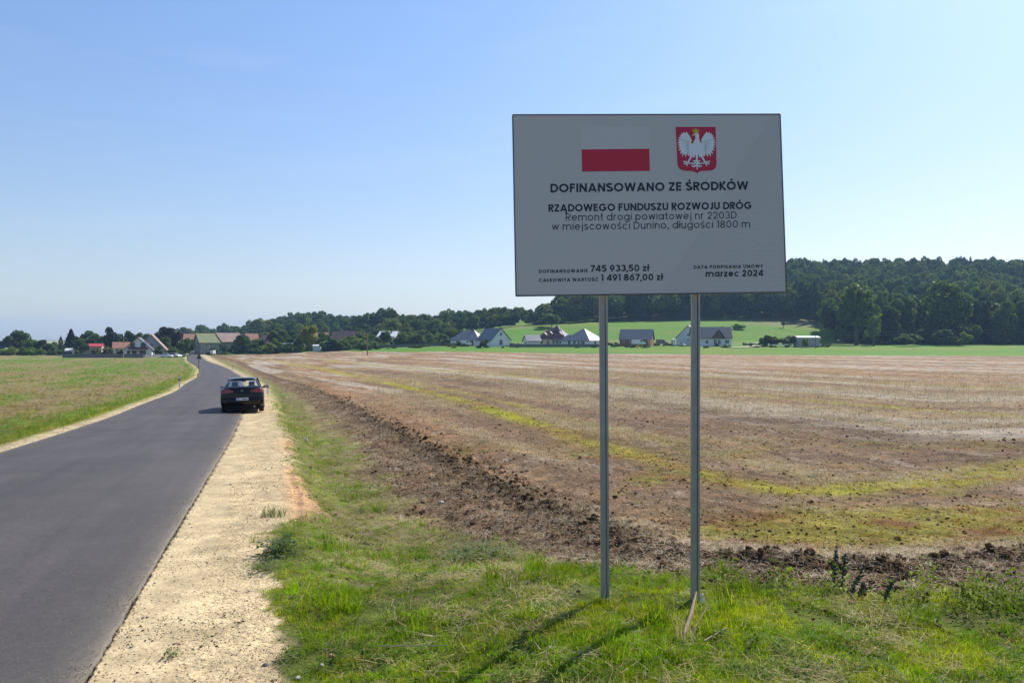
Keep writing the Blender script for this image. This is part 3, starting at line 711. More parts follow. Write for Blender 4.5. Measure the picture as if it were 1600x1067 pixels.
# right front part: the wood comes down to the flat
for y in (372, 382, 392, 402, 412, 422, 432):
    for xx in np.arange(y*.42, y*.82, 8.5):
        X = xx+rng.uniform(-3, 3); Y = y+rng.uniform(-3, 3)
        rows.append((X, Y, rng.uniform(16, 24), rng.uniform(12, 16), int(rng.choice([0, 1, 2, 3, 5, 6])), np.array(WC[rng.integers(5)])*rng.uniform(.75, 1.25)))
for i in range(90):
    Y = rng.uniform(348, 374); t_ = rng.uniform(.44, .74); X = t_*Y
    rows.append((X, Y, rng.uniform(5, 15), rng.uniform(7, 13), int(rng.choice([0, 2, 5, 7])), np.array(WC[rng.integers(5)])*rng.uniform(.6, 1.0)))
wood('hillside_forest', rows, 'dense dark mixed forest covering the hill on the right')
# woods beyond the village, lower and bluer to the left
rows = []
prof_x = [300, 330, 370, 400, 420, 440, 470, 505, 520, 545, 575, 590, 605, 625, 640, 660, 680, 700, 715, 730, 760, 780, 850, 870, 885, 900]
prof_y = [513, 509, 508, 503, 500, 497, 492, 490, 497, 497, 496, 489, 488, 495, 492, 491, 492, 485, 489, 490, 484, 482, 483, 486, 476, 468]
for (D, dy, x0, x1, st) in ((640, -2, 280, 560, 9), (560, -1, 395, 780, 9), (500, -2, 560, 900, 10), (470, 5, 600, 900, 10), (450, 9, 600, 880, 11), (430, 16, 560, 830, 12), (400, 22, 540, 720, 12), (420, 20, 385, 560, 12), (380, 27, 560, 700, 10), (520, 9, 380, 560, 11), (600, 5, 300, 480, 10)):
    for x in np.arange(x0, x1, st):
        x2 = x+rng.uniform(-5, 5); Dd = D+rng.uniform(-12, 12); yt = np.interp(x2, prof_x, prof_y)+dy+rng.uniform(-2, 3.5)
        if D < 460 and 690 < x2 < 850: Dd = 462+rng.uniform(0, 15); yt = min(yt, 503)
        X = (x2-CX)/FPX*Dd; g = float(H(X, Dd)); h = CAM_Z+(HY-yt)/FPX*Dd-g
        if h < 4: continue
        con = rng.random() < .06
        rows.append((X, Dd, h*rng.uniform(1.0, 1.1), np.clip(h*.85, 8, 17)*rng.uniform(.85, 1.2)*(.7 if con else 1), 4 if con else int(rng.choice([0, 1, 2, 3, 5, 6])), np.array(WC[rng.integers(5)])*rng.uniform(.8, 1.25)))
wood('distant_wood', rows, 'long blue green wood on the rise behind the village')
# garden greenery between and behind the houses of the village
rows = []
for i in range(560):
    x = rng.uniform(2, 700); D = rng.uniform(305, 372)
    if 300 < x < 380 and D < 345: (D, hk) = (352+rng.uniform(0, 20), 1) if x < 322 or rng.random() < .6 else (312+rng.uniform(0, 8), .45)
    else: hk = 1
    if 130 < x < 262 and D < 300: D = 318+rng.uniform(0, 30)
    if x > 590: D = rng.uniform(352, 385)
    if 300 < x < 322: D = max(D, 352)
    h = rng.uniform(1.6, 5.0)*(1.5 if D > 345 else 1.0)*(1.5 if 375 < x < 600 and rng.random() < .3 else 1)
    h *= hk; X = (x-CX)/FPX*D
    if abs(X-float(XR(D))+2.4) < 5 or (466 < x < 500 and D < 326): continue
    rows.append((X, D, h, h*rng.uniform(.9, 1.6), 7, np.array(WC[rng.integers(5)])*rng.uniform(.8, 1.7)))
for i in range(150):
    x = rng.uniform(600, 1300); D = rng.uniform(300, 345); h = rng.uniform(.7, 2.2)
    if rng.random() < .07: D = rng.uniform(350, 440); h = rng.uniform(1.5, 4.5)
    rows.append(((x-CX)/FPX*D, D, h, h*rng.uniform(1.0, 2.0), 7, np.array(WC[rng.integers(5)])*rng.uniform(.8, 1.6)))
wood('village_greenery', rows, 'low shrubs and hedges of the gardens between the village houses')
# ------------------------------------------------------------------ houses, fences, vehicles in the distance
W_white = pm('white_render', (.70, .70, .68), .85, noise=.05); W_cream = pm('cream_render', (.62, .56, .42), .85, noise=.05)
W_grey = pm('grey_render', (.34, .33, .31), .85, noise=.08); W_brick = pm('red_brick', (.24, .10, .07), .85, noise=.15, scale=3)
W_old = pm('old_plaster', (.36, .31, .25), .9, noise=.2, scale=.6); W_dark = pm('dark_cladding', (.07, .065, .065), .7)
R_grey = pm('grey_roof_tile', (.11, .115, .125), .38, noise=.08, spec=.8); R_dark = pm('anthracite_roof', (.05, .052, .058), .36, noise=.08, spec=.8)
R_org = pm('orange_roof_tile', (.26, .12, .07), .75, noise=.2, scale=1.2); R_red = pm('red_sheet_roof', (.42, .035, .03), .45, noise=.1)
R_brn = pm('brown_red_roof_tile', (.10, .04, .035), .33, noise=.1, spec=.9); R_white = pm('pale_sheet_roof', (.72, .72, .70), .4, noise=.06)
R_purp = pm('old_dark_red_roof', (.13, .075, .07), .75, noise=.2, scale=1); R_green = pm('lichen_green_roof', (.17, .19, .085), .8, noise=.25, scale=1.0)
R_pink = pm('faded_red_roof', (.25, .17, .14), .8, noise=.22, scale=.8)
M_glass = pm('window_glass', (.02, .025, .03), .08, noise=0, spec=.8); M_frame = pm('white_window_frame', (.6, .6, .58), .5); M_dfrm = pm('dark_window_frame', (.05, .04, .04), .5)
M_maroon = pm('maroon_shutter', (.10, .02, .02), .6); M_wood = pm('weathered_timber', (.22, .15, .09), .85, noise=.2, scale=5); M_fence = pm('grey_concrete_fence', (.14, .14, .14), .9, noise=.15, scale=2)
M_door = pm('brown_door', (.12, .06, .035), .6); M_tan = pm('tan_board', (.42, .28, .13), .8)

def house(x, yb, D, L, W, hw, hr, rz, wall, roof, label, wins=(), cat='house', name='house', over=.45, hip=0, chim=(), doors=(), group=None, gable=None, wframe=None):
    """ridge along local x (length L), depth W; windows: (side, along, z, w, h), side f/b long sides, g/h the gable at -x / +x"""
    c = at(x, yb, D); g = min(float(H(c.x, c.y)), c.z+2)
    t = thing(name, label, cat, (c.x, c.y, c.z), rz, group)
    w = MB(); lx, ly = L/2, W/2
    w.box(-lx, lx, -ly, ly, -2.0, hw)
    if not hip: w.add([(-lx, -ly, hw), (-lx, ly, hw), (-lx, 0, hw+hr), (lx, -ly, hw), (lx, ly, hw), (lx, 0, hw+hr)], [(0, 2, 1), (3, 4, 5), (0, 3, 5, 2), (1, 2, 5, 4)])
    part('wall', w, wall, t)
    k = hr/ly; ze = hw-over*k; ex = lx+over; ey = ly+over; th = .22
    r = MB()
    if hip:
        hx = max(lx-hip, .05)
        o = [(-ex, -ey, ze+.02), (ex, -ey, ze+.02), (ex, ey, ze+.02), (-ex, ey, ze+.02), (-hx, 0, hw+hr+.1), (hx, 0, hw+hr+.1)]
        lo = [(px, py, pz-th) for px, py, pz in o[:4]]
        r.add(o+lo, [(0, 1, 5, 4), (1, 2, 5), (2, 3, 4, 5), (3, 0, 4), (9, 8, 7, 6), (0, 6, 7, 1), (1, 7, 8, 2), (2, 8, 9, 3), (3, 9, 6, 0)])
    else:
        for s in (-1, 1):
            r.add([(-ex, s*ey, ze+.04), (ex, s*ey, ze+.04), (ex, 0, hw+hr+.04), (-ex, 0, hw+hr+.04), (-ex, s*ey, ze-th), (ex, s*ey, ze-th), (ex, 0, hw+hr-th+.1), (-ex, 0, hw+hr-th+.1)],
                  [(0, 1, 2, 3) if s < 0 else (3, 2, 1, 0), (0, 4, 5, 1), (0, 3, 7, 4), (1, 5, 6, 2), (4, 7, 6, 5)])
    ro = part('roof', r, roof, t)
    for (cx_, cy_, cw, ctop) in chim:
        part('chimney', MB().box(cx_-cw/2, cx_+cw/2, cy_-cw/2, cy_+cw/2, hw+hr*(1-abs(cy_)/ly)-.6, hw+hr+ctop), W_brick if wall is not W_brick else W_grey, ro)
    def opening(nm, side, a, z, ww, hh, frame, pane):
        f = MB(); p = MB(); b = .09
        for (x0, x1, z0, z1) in ((-ww/2, ww/2, -hh/2, -hh/2+b), (-ww/2, ww/2, hh/2-b, hh/2), (-ww/2, -ww/2+b, -hh/2+b, hh/2-b), (ww/2-b, ww/2, -hh/2+b, hh/2-b), (-b/2, b/2, -hh/2+b, hh/2-b)):
            f.box(x0, x1, -.06, .05, z0, z1)
        p.box(-ww/2+b, ww/2-b, -.02, .03, -hh/2+b, hh/2-b)
        loc, r2 = {'f': ((a, -ly, z), 0), 'b': ((a, ly, z), PI), 'g': ((-lx, a, z), -PI/2), 'h': ((lx, a, z), PI/2)}[side]
        o = part(nm, f, frame, t, loc=loc); o.rotation_euler = (0, 0, r2); part('pane' if nm == 'window' else 'panel', p, pane, o)
    for (sd, a, z, ww, hh) in wins: opening('window', sd, a, z, ww, hh, wframe or M_frame, M_glass)
    for (sd, a, z, ww, hh) in doors: opening('door', sd, a, z, ww, hh, M_frame, M_door)
    return t

# left of the road
house(146, 553, 300, 6.5, 7, 2.9, 1.0, .36, W_grey, R_red, 'small grey house with a bright red sheet roof among the left trees', wins=[('f', -1, 1.7, .9, 1.1)], over=.3)
house(190, 553, 305, 5.6, 7, 2.5, 2.1, .45, W_cream, R_org, 'house with an orange tiled roof half hidden behind the wooden pole', wins=[('f', -1.5, 1.6, 1, 1.2)], chim=[(1.2, .3, .6, .5)])
h = house(218, 557, 270, 11, 8.6, 2.6, 4.0, PI/2+.36, W_white, R_dark, 'white farmhouse gable with maroon windows facing the field', over=.6, wframe=M_dfrm,
      wins=[('g', -1.7, 3.9, 1.6, 1.7), ('g', 1.7, 3.9, 1.6, 1.7), ('g', -1.5, 1.3, 1.9, 1.6), ('g', 1.2, 1.3, 1.4, 1.6), ('g', 2.9, 1.4, .9, 1.4)], chim=[(2.5, 1.2, .6, .3)])
part('balcony', MB().box(-6.6, -5.62, -3.2, 3.0, 2.55, 2.75).box(-6.6, -6.5, -3.2, 3.0, 2.75, 3.2), M_maroon, h)
part('awning', MB().box(-7.4, -5.62, -2.3, 2.6, 1.9, 1.98), M_maroon, h)
house(238, 555, 284, 11, 9.0, 2.6, 5.0, PI/2+.36, W_grey, R_pink, 'grey house behind the white farmhouse with a pale edged steep roof', over=.6, wins=[('g', 0, 3.6, 1.3, 1.3), ('g', -2.2, 1.2, 1.2, 1.2)])
c = house(340, 549, 333, 17.0, 11, 3.9, 3.7, .62, W_old, R_green, 'long old barn with a roof half lichen green and half faded red', cat='barn', name='barn', over=.5,
      wins=[('f', -6, 2.4, .9, 1.2), ('f', -4.2, 2.4, .9, 1.2), ('f', 5, 2.4, .9, 1.2)], doors=[('f', .8, 1.5, 3.6, 2.9)])
part('roof_section', MB().add([(.2, -6.05, 3.9), (9.32, -6.05, 3.9), (9.32, -.1, 7.86), (-.9, -.1, 7.86), (.2, -6.05, 3.8), (9.32, -6.05, 3.8), (9.32, -.1, 7.7), (-.9, -.1, 7.7)],
      [(0, 1, 2, 3), (0, 4, 5, 1), (1, 5, 6, 2), (3, 7, 4, 0)]), R_pink, c, label='faded red half of the barn roof').location = (0, 0, .05)
house(293, 540, 365, 8.5, 8, 3.0, 2.4, .4, W_old, R_org, 'orange roof showing above the trees left of the barn')
house(393, 543, 360, 5.0, 8, 3.4, 3.0, .5, W_cream, R_org, 'orange roofed house right of the barn behind shrubs', wins=[('f', 1, 2, 1, 1.2)])
house(420, 546, 350, 6, 8, 3.2, 3.2, -.2, W_grey, R_purp, 'grey purple roofed house left of the yellowing tree', wins=[('f', 0, 1.8, 1, 1.2)])
house(432, 545, 330, 14, 5, 1.9, .5, .03, W_old, R_grey, 'long low shed below the purple grey roof', cat='shed', name='shed', over=.3)
house(500, 541, 352, 7, 8, 3.5, 2.6, .2, W_cream, R_org, 'house with a small patch of orange roof right of the yellowing tree', wins=[('f', -1, 2, 1, 1.2)])
house(538, 546, 350, 9.5, 9, 3.9, 4.3, -.05, W_old, R_purp, 'house with a big dark red roof between bushes', wins=[('f', 1, 2, 1, 1.2)])
house(608, 541, 362, 8.5, 8, 4.6, 2.3, -.2, W_cream, R_white, 'house with a pale shining roof standing above the trees', chim=[(1.6, -1, .8, .2)], wins=[('f', -2, 3, 1, 1.2)])
house(496, 546.5, 318, 3.2, 2.5, 1.6, .4, 0, W_white, R_white, 'tiny white shed beneath the yellowing tree', cat='shed', name='shed', over=.15)
house(541, 546.0, 320, 2.2, 2.5, 1.7, .4, 0, W_white, R_white, 'tiny white hut in front of the dark red roof', cat='shed', name='shed', over=.15)
house(556, 546.0, 322, 2.6, 2.5, 1.7, .4, .1, W_old, R_org, 'tiny hut with an orange lid beside the white hut', cat='shed', name='shed', over=.15)
house(568, 545.5, 325, 2.0, 2.5, 1.7, .4, 0, W_white, R_white, 'tiny white hut just left of the utility pole in the field', cat='shed', name='shed', over=.15)
house(2, 554, 330, 7, 8, 2.6, 3.0, .3, W_grey, R_dark, 'dark roofed house cut by the left edge of the picture')
house(11, 555, 318, 4.5, 4, 1.3, 1.5, .2, W_white, R_white, 'white tent like canopy at the far left', cat='tent', name='garden_tent', over=.2, hip=1.8)
house(109, 555, 292, 2.4, 2.4, 1.8, .7, .2, W_dark, R_white, 'small garden hut with a pale roof at the left end of the fence', cat='shed', name='shed', over=.2)

# pergola by the farm
pg = thing('pergola', 'low timber pergola with pale roof between the red roofed house and the pole', 'pergola', at(176, 556, 285), .48)
for i in range(5): part('post', MB().box(-4.2+i*2.1, -4.05+i*2.1, -.1, .05, -1, 2.3), M_wood, pg); part('post', MB().box(-4.2+i*2.1, -4.05+i*2.1, 2.5, 2.65, -1, 2.5), M_wood, pg)
part('roof', MB().box(-4.6, 4.6, -.5, 3.0, 2.42, 2.6), M_tan, pg)

# right hand houses
house(733, 540.5, 330, 13, 10, 2.7, 3.9, -.35, W_white, R_grey, 'white bungalow with a grey hip roof, leftmost of the new houses', hip=4.2, wins=[('f', -3, 1.5, 1.6, 1.3), ('f', 3.4, 1.5, 1.8, 1.3), ('h', 0, 1.5, 1.8, 1.3)], doors=[('f', .3, 1.1, 1.1, 2.1)], chim=[(2, -.6, .6, .3)])
house(756, 540, 338, 6, 7, 2.6, 3.2, -.7, W_white, R_grey, 'grey roofed garage wing behind the dark bush', hip=2.5)
house(771, 540.5, 322, 11.0, 9.4, 2.7, 4.6, -.95, W_white, R_dark, 'white gabled house with a steep anthracite roof behind the round bush', wins=[('h', 0, 4.7, 1.2, 1.4), ('h', 0, 1.4, 1.6, 2.2), ('f', -2, 1.5, 1.3, 1.3)])
house(831, 541, 328, 6, 5.0, 2.5, 2.2, .35, W_white, R_grey, 'small grey roofed garage left of the brown roofed villa', wins=[('g', 0, 1.3, 1.2, 1.2)])
v = house(867, 541, 335, 12.5, 9.5, 3.6, 3.9, -.42, W_cream, R_brn, 'cream villa with a many gabled brown red tiled roof', hip=3.6, over=.8, cat='villa', name='villa', wins=[('f', -4.3, 1.8, 1.2, 1.4), ('f', 1.2, 1.8, 1.1, 1.6), ('f', 2.8, 1.8, 1.1, 1.6), ('f', 4.4, 1.8, 1.1, 1.6)], doors=[('f', -1.4, 1.2, 1.2, 2.3)])
def dormer(x, y0, w, zb, hh, dpt):
    d = MB(); d.box(x-w/2, x+w/2, y0, y0+dpt, zb, zb+hh); part('dormer', d, W_brick, v)
    r = MB(); k = w/2+.35
    for s in (-1, 1): r.add([(x+s*k, y0-.4, zb+hh-.2), (x+s*k, y0+dpt, zb+hh-.2), (x, y0+dpt, zb+hh+w*.45), (x, y0-.4, zb+hh+w*.45)], [(0, 1, 2, 3)])
    r.add([(x-w/2, y0-.02, zb+hh), (x+w/2, y0-.02, zb+hh), (x, y0-.02, zb+hh+w*.4)], [(0, 1, 2)])
    part('dormer_roof', r, R_brn, v)
    part('window', MB().box(x-.45, x+.45, y0-.06, y0+.03, zb+.25, zb+hh-.15), M_glass, v)
dormer(-3.4, -4.2, 1.9, 3.7, 1.3, 4); dormer(-.6, -4.4, 2.0, 3.9, 1.5, 4); dormer(3.6, -4.0, 2.4, 3.6, 1.5, 4)
t2 = MB(); 
part('upper_roof', MB().add([(-1.2, -2.2, 6.2), (3.4, -2.2, 6.2), (3.4, 2.2, 6.2), (-1.2, 2.2, 6.2), (1.1, 0, 9.2)], [(0, 1, 4), (1, 2, 4), (2, 3, 4), (3, 0, 4)]), R_brn, v)
house(890, 541, 326, 5.6, 5, 2.6, 2.0, -.5, W_white, R_grey, 'low grey roofed link between the villa and the hip roofed bungalow', hip=1.8)
house(912, 541, 318, 12, 11.5, 2.6, 4.4, -.62, W_white, R_grey, 'bungalow with a tall pyramid grey roof left of the left sign post', hip=5.6, wins=[('f', -3.5, 1.4, 1.3, 1.5), ('f', -1, 1.3, 1.3, 2), ('f', 3, 1.4, 1.8, 1.4), ('h', -1, 1.4, 1.6, 1.4)], doors=[('f', 1, 1.1, 1.1, 2.1)])
b = house(995, 540, 322, 13, 8.6, 2.9, 3.8, -.30, W_brick, R_grey, 'red brick building with a grey gable roof between the sign posts', wins=[('f', -5, 1.6, .9, 1.0), ('f', -2, 1.6, .9, 1)], cat='house')
part('porch', MB().box(5.2, 6.4, -5.6, -4.32, -1, 2.4), M_tan, b); part('gable_boards', MB().box(6.52, 6.6, -.5, .5, 3.2, 5.6), M_tan, b)
b = house(1110, 540.5, 325, 16, 9.0, 3.6, 4.3, -.12, W_white, R_dark, 'large white house with dark roof right of the right sign post', wins=[('f', 6.2, 1.7, 1.7, 1.5), ('f', 1.4, 1.5, 1.2, 2.0), ('f', 3.0, 1.5, 1.2, 2.0), ('f', -2, 1.6, 1.2, 1.5)], chim=[(5, .8, .9, .2)])
part('canopy_gable', MB().prism([(.4, 3.0), (5.0, 3.0), (2.7, 6.6)], -5.2, -2.5), M_door, b)
cr = MB()
for s in (-1, 1): cr.add([(2.7, -5.7, 6.75), (2.7, -2, 6.75), (2.7+s*2.9, -2, 2.9), (2.7+s*2.9, -5.7, 2.9)], [(0, 1, 2, 3)])
part('gable_roof', cr, R_dark, b)
house(1079, 539, 335, 11, 10.0, 3.4, 5.0, PI/2-.42, W_white, R_grey, 'white gabled wing left of the right sign post with small windows', wins=[('g', 0, 4.3, .8, .9), ('g', 0, 2.0, .8, .9)])
house(1260, 537.5, 312, 8.6, 6, 2.6, .5, -.05, W_grey, R_white, 'grey metal shed with a shining white roof beside the shrubs', cat='shed', name='shed', over=.3, doors=[('f', -1, 1.1, 1.6, 2.1)])

# garden fence of the farm and the panels beyond the field
def fence(pts, D, hgt, mat, label, step=2.1, pw=.14):
    p0, p1 = pts; A = gnd(p0, D[0]); B = gnd(p1, D[1]); n = max(1, int((B-A).length/step))
    t = thing('fence', label, 'fence', A, math.atan2(B.y-A.y, B.x-A.x)); s = math.hypot(B.x-A.x, B.y-A.y)/n
    pm_ = MB().box(pw/2, s-pw/2, -.03, .03, .06, hgt).mesh('fence_panel', mat); po = MB().box(-pw/2, pw/2, -pw/2, pw/2, -.5, hgt+.1).mesh('post', mat)
    for i in range(n+1):
        f = i/n; z = float(H(A.x+(B.x-A.x)*f, A.y+(B.y-A.y)*f))-A.z
        link('post', po, t, (i*s, 0, z))
        if i < n: link('fence_panel', pm_, t, (i*s, 0, z))
    return t
fence((98, 224), (258, 258), 1.35, M_fence, 'grey solid panel fence in front of the farm gardens')
fence((226, 284), (262, 290), 1.0, M_fence, 'low grey fence right of the farmhouse behind the parked cars')
fence((796, 938), (306, 308), 1.3, M_fence, 'dark fence in front of the villa and the pyramid roofed bungalow', 2.4)
fence((580, 742), (318, 324), 1.25, M_fence, 'long grey fence along the lower meadow left of the new houses', 2.6)
fence((1170, 1300), (338, 340), .5, W_white, 'low pale boundary rail behind the white roofed shed', 4)

# poles
def pole(x, yt, yb, D, label, arm=True, r=.13, name='utility_pole', mat=None):
    a = at(x, yb, D); a.z = float(H(a.x, a.y)); zt = CAM_Z-(yt-HY)/FPX*D
    t = thing(name, label, 'pole', a); hh = zt-a.z
    part('pole', MB().tube([(0, 0, -1), (0, 0, hh)], [r*1.3, r*.8], 8), mat or M_wood, t)
    if arm:
        part('crossarm', MB().box(-.9, .9, -.07, .07, hh-.35, hh-.2), M_wood, t)
        for q in (-.8, 0, .8): part('insulator', MB().tube([(q, 0, hh-.2), (q, 0, hh+.05)], .06, 6), W_white, t)
    return t, hh
pole(574, 519, 558, 232, 'lone wooden utility pole standing at the edge of the stubble field')
pole(193, 528, 560, 255, 'wooden pole in front of the orange roofed house', r=.10, mat=M_tan)
p3_, hh3 = pole(1274, 517, 543, 295, 'thin utility pole beside the white roofed shed')
pole(366, 531, 546, 322, 'thin pole in front of the right end of the barn roof', arm=False, r=.07)
M_wire = pm('wire', (.25, .26, .28), .6)
for k, (y1, dz) in enumerate(((503, -.35), (509, -1.4))):
    a = Vector((p3_.location.x, p3_.location.y, p3_.location.z+hh3-.25+dz)); b2 = at(1800, y1, 270); pts = []
    for i in range(13): f = i/12; q = a.lerp(b2, f); q.z -= 1.1*4*f*(1-f); pts.append(q)
    o = link('power_line', MB().tube(pts, .022, 4).mesh('power_line', M_wire)); o['label'] = ['upper', 'lower'][k]+' power line running right from the pole beside the shed'; o['category'] = 'power line'; o['group'] = 'power lines'
# red flag-like tractor implements, playground and cabins between the houses
t = thing('playground_frame', 'small yellow playground frame on the lawn before the brick building', 'playground', gnd(998, 300))
M_yel = pm('yellow_plastic', (.7, .5, .03), .5); M_blue = pm('blue_plastic', (.05, .14, .3), .5)
part('slide', MB().add([(-.2, -.3, .1), (-1.6, -.3, .1), (-.2, -.3, 1.2), (-.2, .3, .1), (-1.6, .3, .1), (-.2, .3, 1.2)], [(0, 1, 2), (3, 5, 4), (1, 4, 5, 2), (0, 2, 5, 3), (0, 3, 4, 1)]), M_yel, t)
part('frame', MB().tube([(0, -.4, 0), (.1, 0, 1.4), (0, .4, 0)], .05, 6).tube([(1.4, -.4, 0), (1.3, 0, 1.4), (1.4, .4, 0)], .05, 6).tube([(.1, 0, 1.4), (1.3, 0, 1.4)], .05, 6), M_yel, t)
t = thing('portable_toilet', 'blue grey portable toilet cabin left of the large white house', 'portable toilet', at(1052, 539, 318))
part('cabin', MB().box(-.6, .6, -.6, .6, -.6, 2.1), M_blue, t); part('roof', MB().add([(-.66, -.66, 2.1), (.66, -.66, 2.1), (.66, .66, 2.1), (-.66, .66, 2.1), (0, 0, 2.45)], [(0, 1, 4), (1, 2, 4), (2, 3, 4), (3, 0, 4), (3, 2, 1, 0)]), W_white, t); part('door', MB().box(-.4, .4, -.64, -.6, -.1, 1.9), W_white, t)
t = thing('rubble_heap', 'low heap of earth and rubble left of the large white house', 'heap', at(1064, 540, 316)); 
part('earth', MB().add([(2.2*math.cos(a)*(1-.5*k), .9*math.sin(a)*(1-.5*k), .0+k*.9*(1+.2*math.sin(a*3))) for k in (0, .5, .95) for a in np.linspace(0, 2*PI, 12, endpoint=False)],
     [(k*12+i, k*12+(i+1) % 12, (k+1)*12+(i+1) % 12, (k+1)*12+i) for k in (0, 1) for i in range(12)]+[tuple(range(24, 36))]), W_grey, t)

# dirt track that climbs between the shrubs
tp = [gnd(1140, 300), gnd(1165, 306), gnd(1180, 318), gnd(1188, 345), gnd(1184, 362)]
V = []
for i, p in enumerate(tp):
    d = (tp[min(i+1, 4)]-tp[max(i-1, 0)]); nn = Vector((-d.y, d.x, 0)).normalized()*1.6
    for s in (-1, 1): q = p+nn*s; V.append((q.x, q.y, float(H(q.x, q.y))+.25))
link('dirt_track', np_mesh('dirt_track', np.array(V), np.array([(2*i, 2*i+1, 2*i+3, 2*i+2) for i in range(4)]), pm('pale_dirt', (.42, .38, .3), .95, noise=.15)), kind='structure')

# ---- distant vehicles
M_tyre = pm('tyre_rubber', (.018, .018, .018), .85); M_rim = pm('wheel_rim', (.4, .4, .42), .35, metal=.8); M_cglass = pm('car_glass', (.03, .035, .04), .05, noise=0, spec=1)
M_plast = pm('black_plastic', (.008, .008, .009), .8, spec=.15); M_tail = pm('red_lamp', (.24, .012, .008), .15, noise=0, coat=.6); M_lampw = pm('clear_lamp', (.6, .6, .6), .15, noise=0)
def wheel_mesh():
    tb = MB(); rings = []
    for (y, r) in ((-.1, .22), (-.105, .29), (-.08, .325), (0, .33), (.08, .325), (.105, .29), (.1, .22)):
        rings.append([(r*math.cos(a), y, r*math.sin(a)) for a in np.linspace(0, 2*PI, 20, endpoint=False)])
    tb.loft(rings, caps=False); rb = MB()
    rb.loft([[(r*math.cos(a), y, r*math.sin(a)) for a in np.linspace(0, 2*PI, 20, endpoint=False)] for (y, r) in ((-.085, .22), (-.06, .05), (.06, .05), (.085, .22))])
    for k in range(5):
        a = 2*PI*k/5
        for s in (-1, 1): rb.tube([(0.03*math.cos(a), s*.075, .03*math.sin(a)), (.215*math.cos(a), s*.088, .215*math.sin(a))], .022, 4)
    return tb.mesh('tyre', M_tyre, True), rb.mesh('rim', M_rim)
WT, WR = wheel_mesh()
def wheels(t, pts, s=1.0):
    for (x, y) in pts:
        w = link('wheel', WT, t, (x, y, .33*s)); w.rotation_euler = (0, 0, 0 if True else 0); w.scale = (s, s, s)
        w.rotation_euler = (0, 0, PI/2); link('rim', WR, w)
def van(x, yb, D, rz, label, paint, L=5.4, Hh=2.3):
    t = thing('van', label, 'van', (0, 0, 0), rz, 'vans by the new houses'); p = at(x, yb, D); t.location = (p.x, p.y, max(p.z, float(H(p.x, p.y))))
    prof_ = [(-L/2, .4), (L/2-.1, .4), (L/2, .75), (L/2-.15, 1.15), (L/2-.95, 1.3), (L/2-1.6, Hh-.1), (L/2-1.9, Hh), (-L/2+.08, Hh)]
    part('body', MB().prism(prof_, -.95, .95), paint, t)
    part('windscreen', MB().prism([(L/2-.98, 1.33), (L/2-.9, 1.36), (L/2-1.5, Hh-.14), (L/2-1.6, Hh-.15)], -.8, .8), M_cglass, t)
    for s in (-1, 1): part('side_window', MB().prism([(L/2-2.3, 1.35), (L/2-1.2, 1.35), (L/2-1.75, Hh-.25), (L/2-2.3, Hh-.25)], s*.96-.012, s*.96+.012), M_cglass, t)
    for (a, bb) in ((-L/2+1, -.85), (-L/2+1, .85), (L/2-.9, -.85), (L/2-.9, .85)):
        w = link('wheel', WT, t, (a, bb, .33)); link('rim', WR, w)
    return t
P_white = pm('white_car_paint', (.72, .72, .72), .25, noise=.02, coat=.5); P_silver = pm('silver_car_paint', (.42, .43, .45), .25, noise=.02, metal=.4, coat=.5)
P_dkblue = pm('dark_blue_car_paint', (.02, .03, .06), .2, noise=.02, coat=.8); P_grey = pm('grey_car_paint', (.12, .125, .13), .25, noise=.02, coat=.6)
van(728.5, 540.5, 316, .08, 'white van parked before the grey hip roofed bungalow', P_white, 4.6, 2.2)
van(997.5, 539.5, 312, .03, 'long white van parked in front of the red brick building', P_white, 5.7, 2.2)
van(1034, 539.5, 320, .1, 'white cabbed dark truck right of the red brick building', P_grey, 4.6, 2.3)
def far_car(x, yb, D, rz, paint, label, kind='car'):
    p = gnd(x, D); t = thing('parked_car', label, 'car', (p.x, p.y, float(H(p.x, p.y))+.02), rz, 'cars parked near the farm and the barn')
    b_ = MB().loft([[(xx, yy*w_, z0+(z1-z0)*zz) for (yy, zz) in ((-1, 0), (1, 0), (1.02, .5), (.95, 1), (-.95, 1), (-1.02, .5))] for (xx, w_, z0, z1) in
        ((-2.15, .7, .4, .8), (-2.0, .82, .25, .92), (-1.2, .86, .22, .95), (.9, .86, .22, .93), (1.9, .82, .25, .8), (2.12, .7, .35, .65))])
    part('body', b_, paint, t, True)
    part('cabin_glass', MB().loft([[(-1.75, -.74, .9), (1.0, -.74, .9), (1.0, .74, .9), (-1.75, .74, .9)], [(-1.25, -.6, 1.38), (.25, -.6, 1.38), (.25, .6, 1.38), (-1.25, .6, 1.38)]]), M_cglass, t)
    part('roof', MB().loft([[(-1.28, -.62, 1.375), (.28, -.62, 1.375), (.28, .62, 1.375), (-1.28, .62, 1.375)], [(-1.1, -.52, 1.44), (.1, -.52, 1.44), (.1, .52, 1.44), (-1.1, .52, 1.44)]]), paint, t)
    for (a, bb) in ((-1.3, -.74), (-1.3, .74), (1.3, -.74), (1.3, .74)): w = link('wheel', WT, t, (a, bb, .32)); link('rim', WR, w)
far_car(260, 0, 266, .1, P_white, 'white car, leftmost of the row parked at the farm')
far_car(269.5, 0, 270, .3, P_silver, 'silver car second from the left in the farm row')
far_car(275.5, 0, 272, 1.2, P_white, 'white car seen end on in the middle of the farm row')
far_car(281, 0, 275, .5, P_grey, 'grey car, rightmost of the row parked at the farm')
far_car(322, 0, 345, 1.3, P_dkblue, 'dark blue car parked at the far end of the road')
far_car(327, 0, 318, 1.5, P_grey, 'dark grey car on the right verge at the far road end')
t = thing('small_trailer', 'little white boxed trailer beside the dark grey car at the road end', 'trailer', gnd(332.5, 312), 1.4)
part('box', MB().box(-1.0, 1.0, -.7, .7, .45, 1.95), P_white, t)
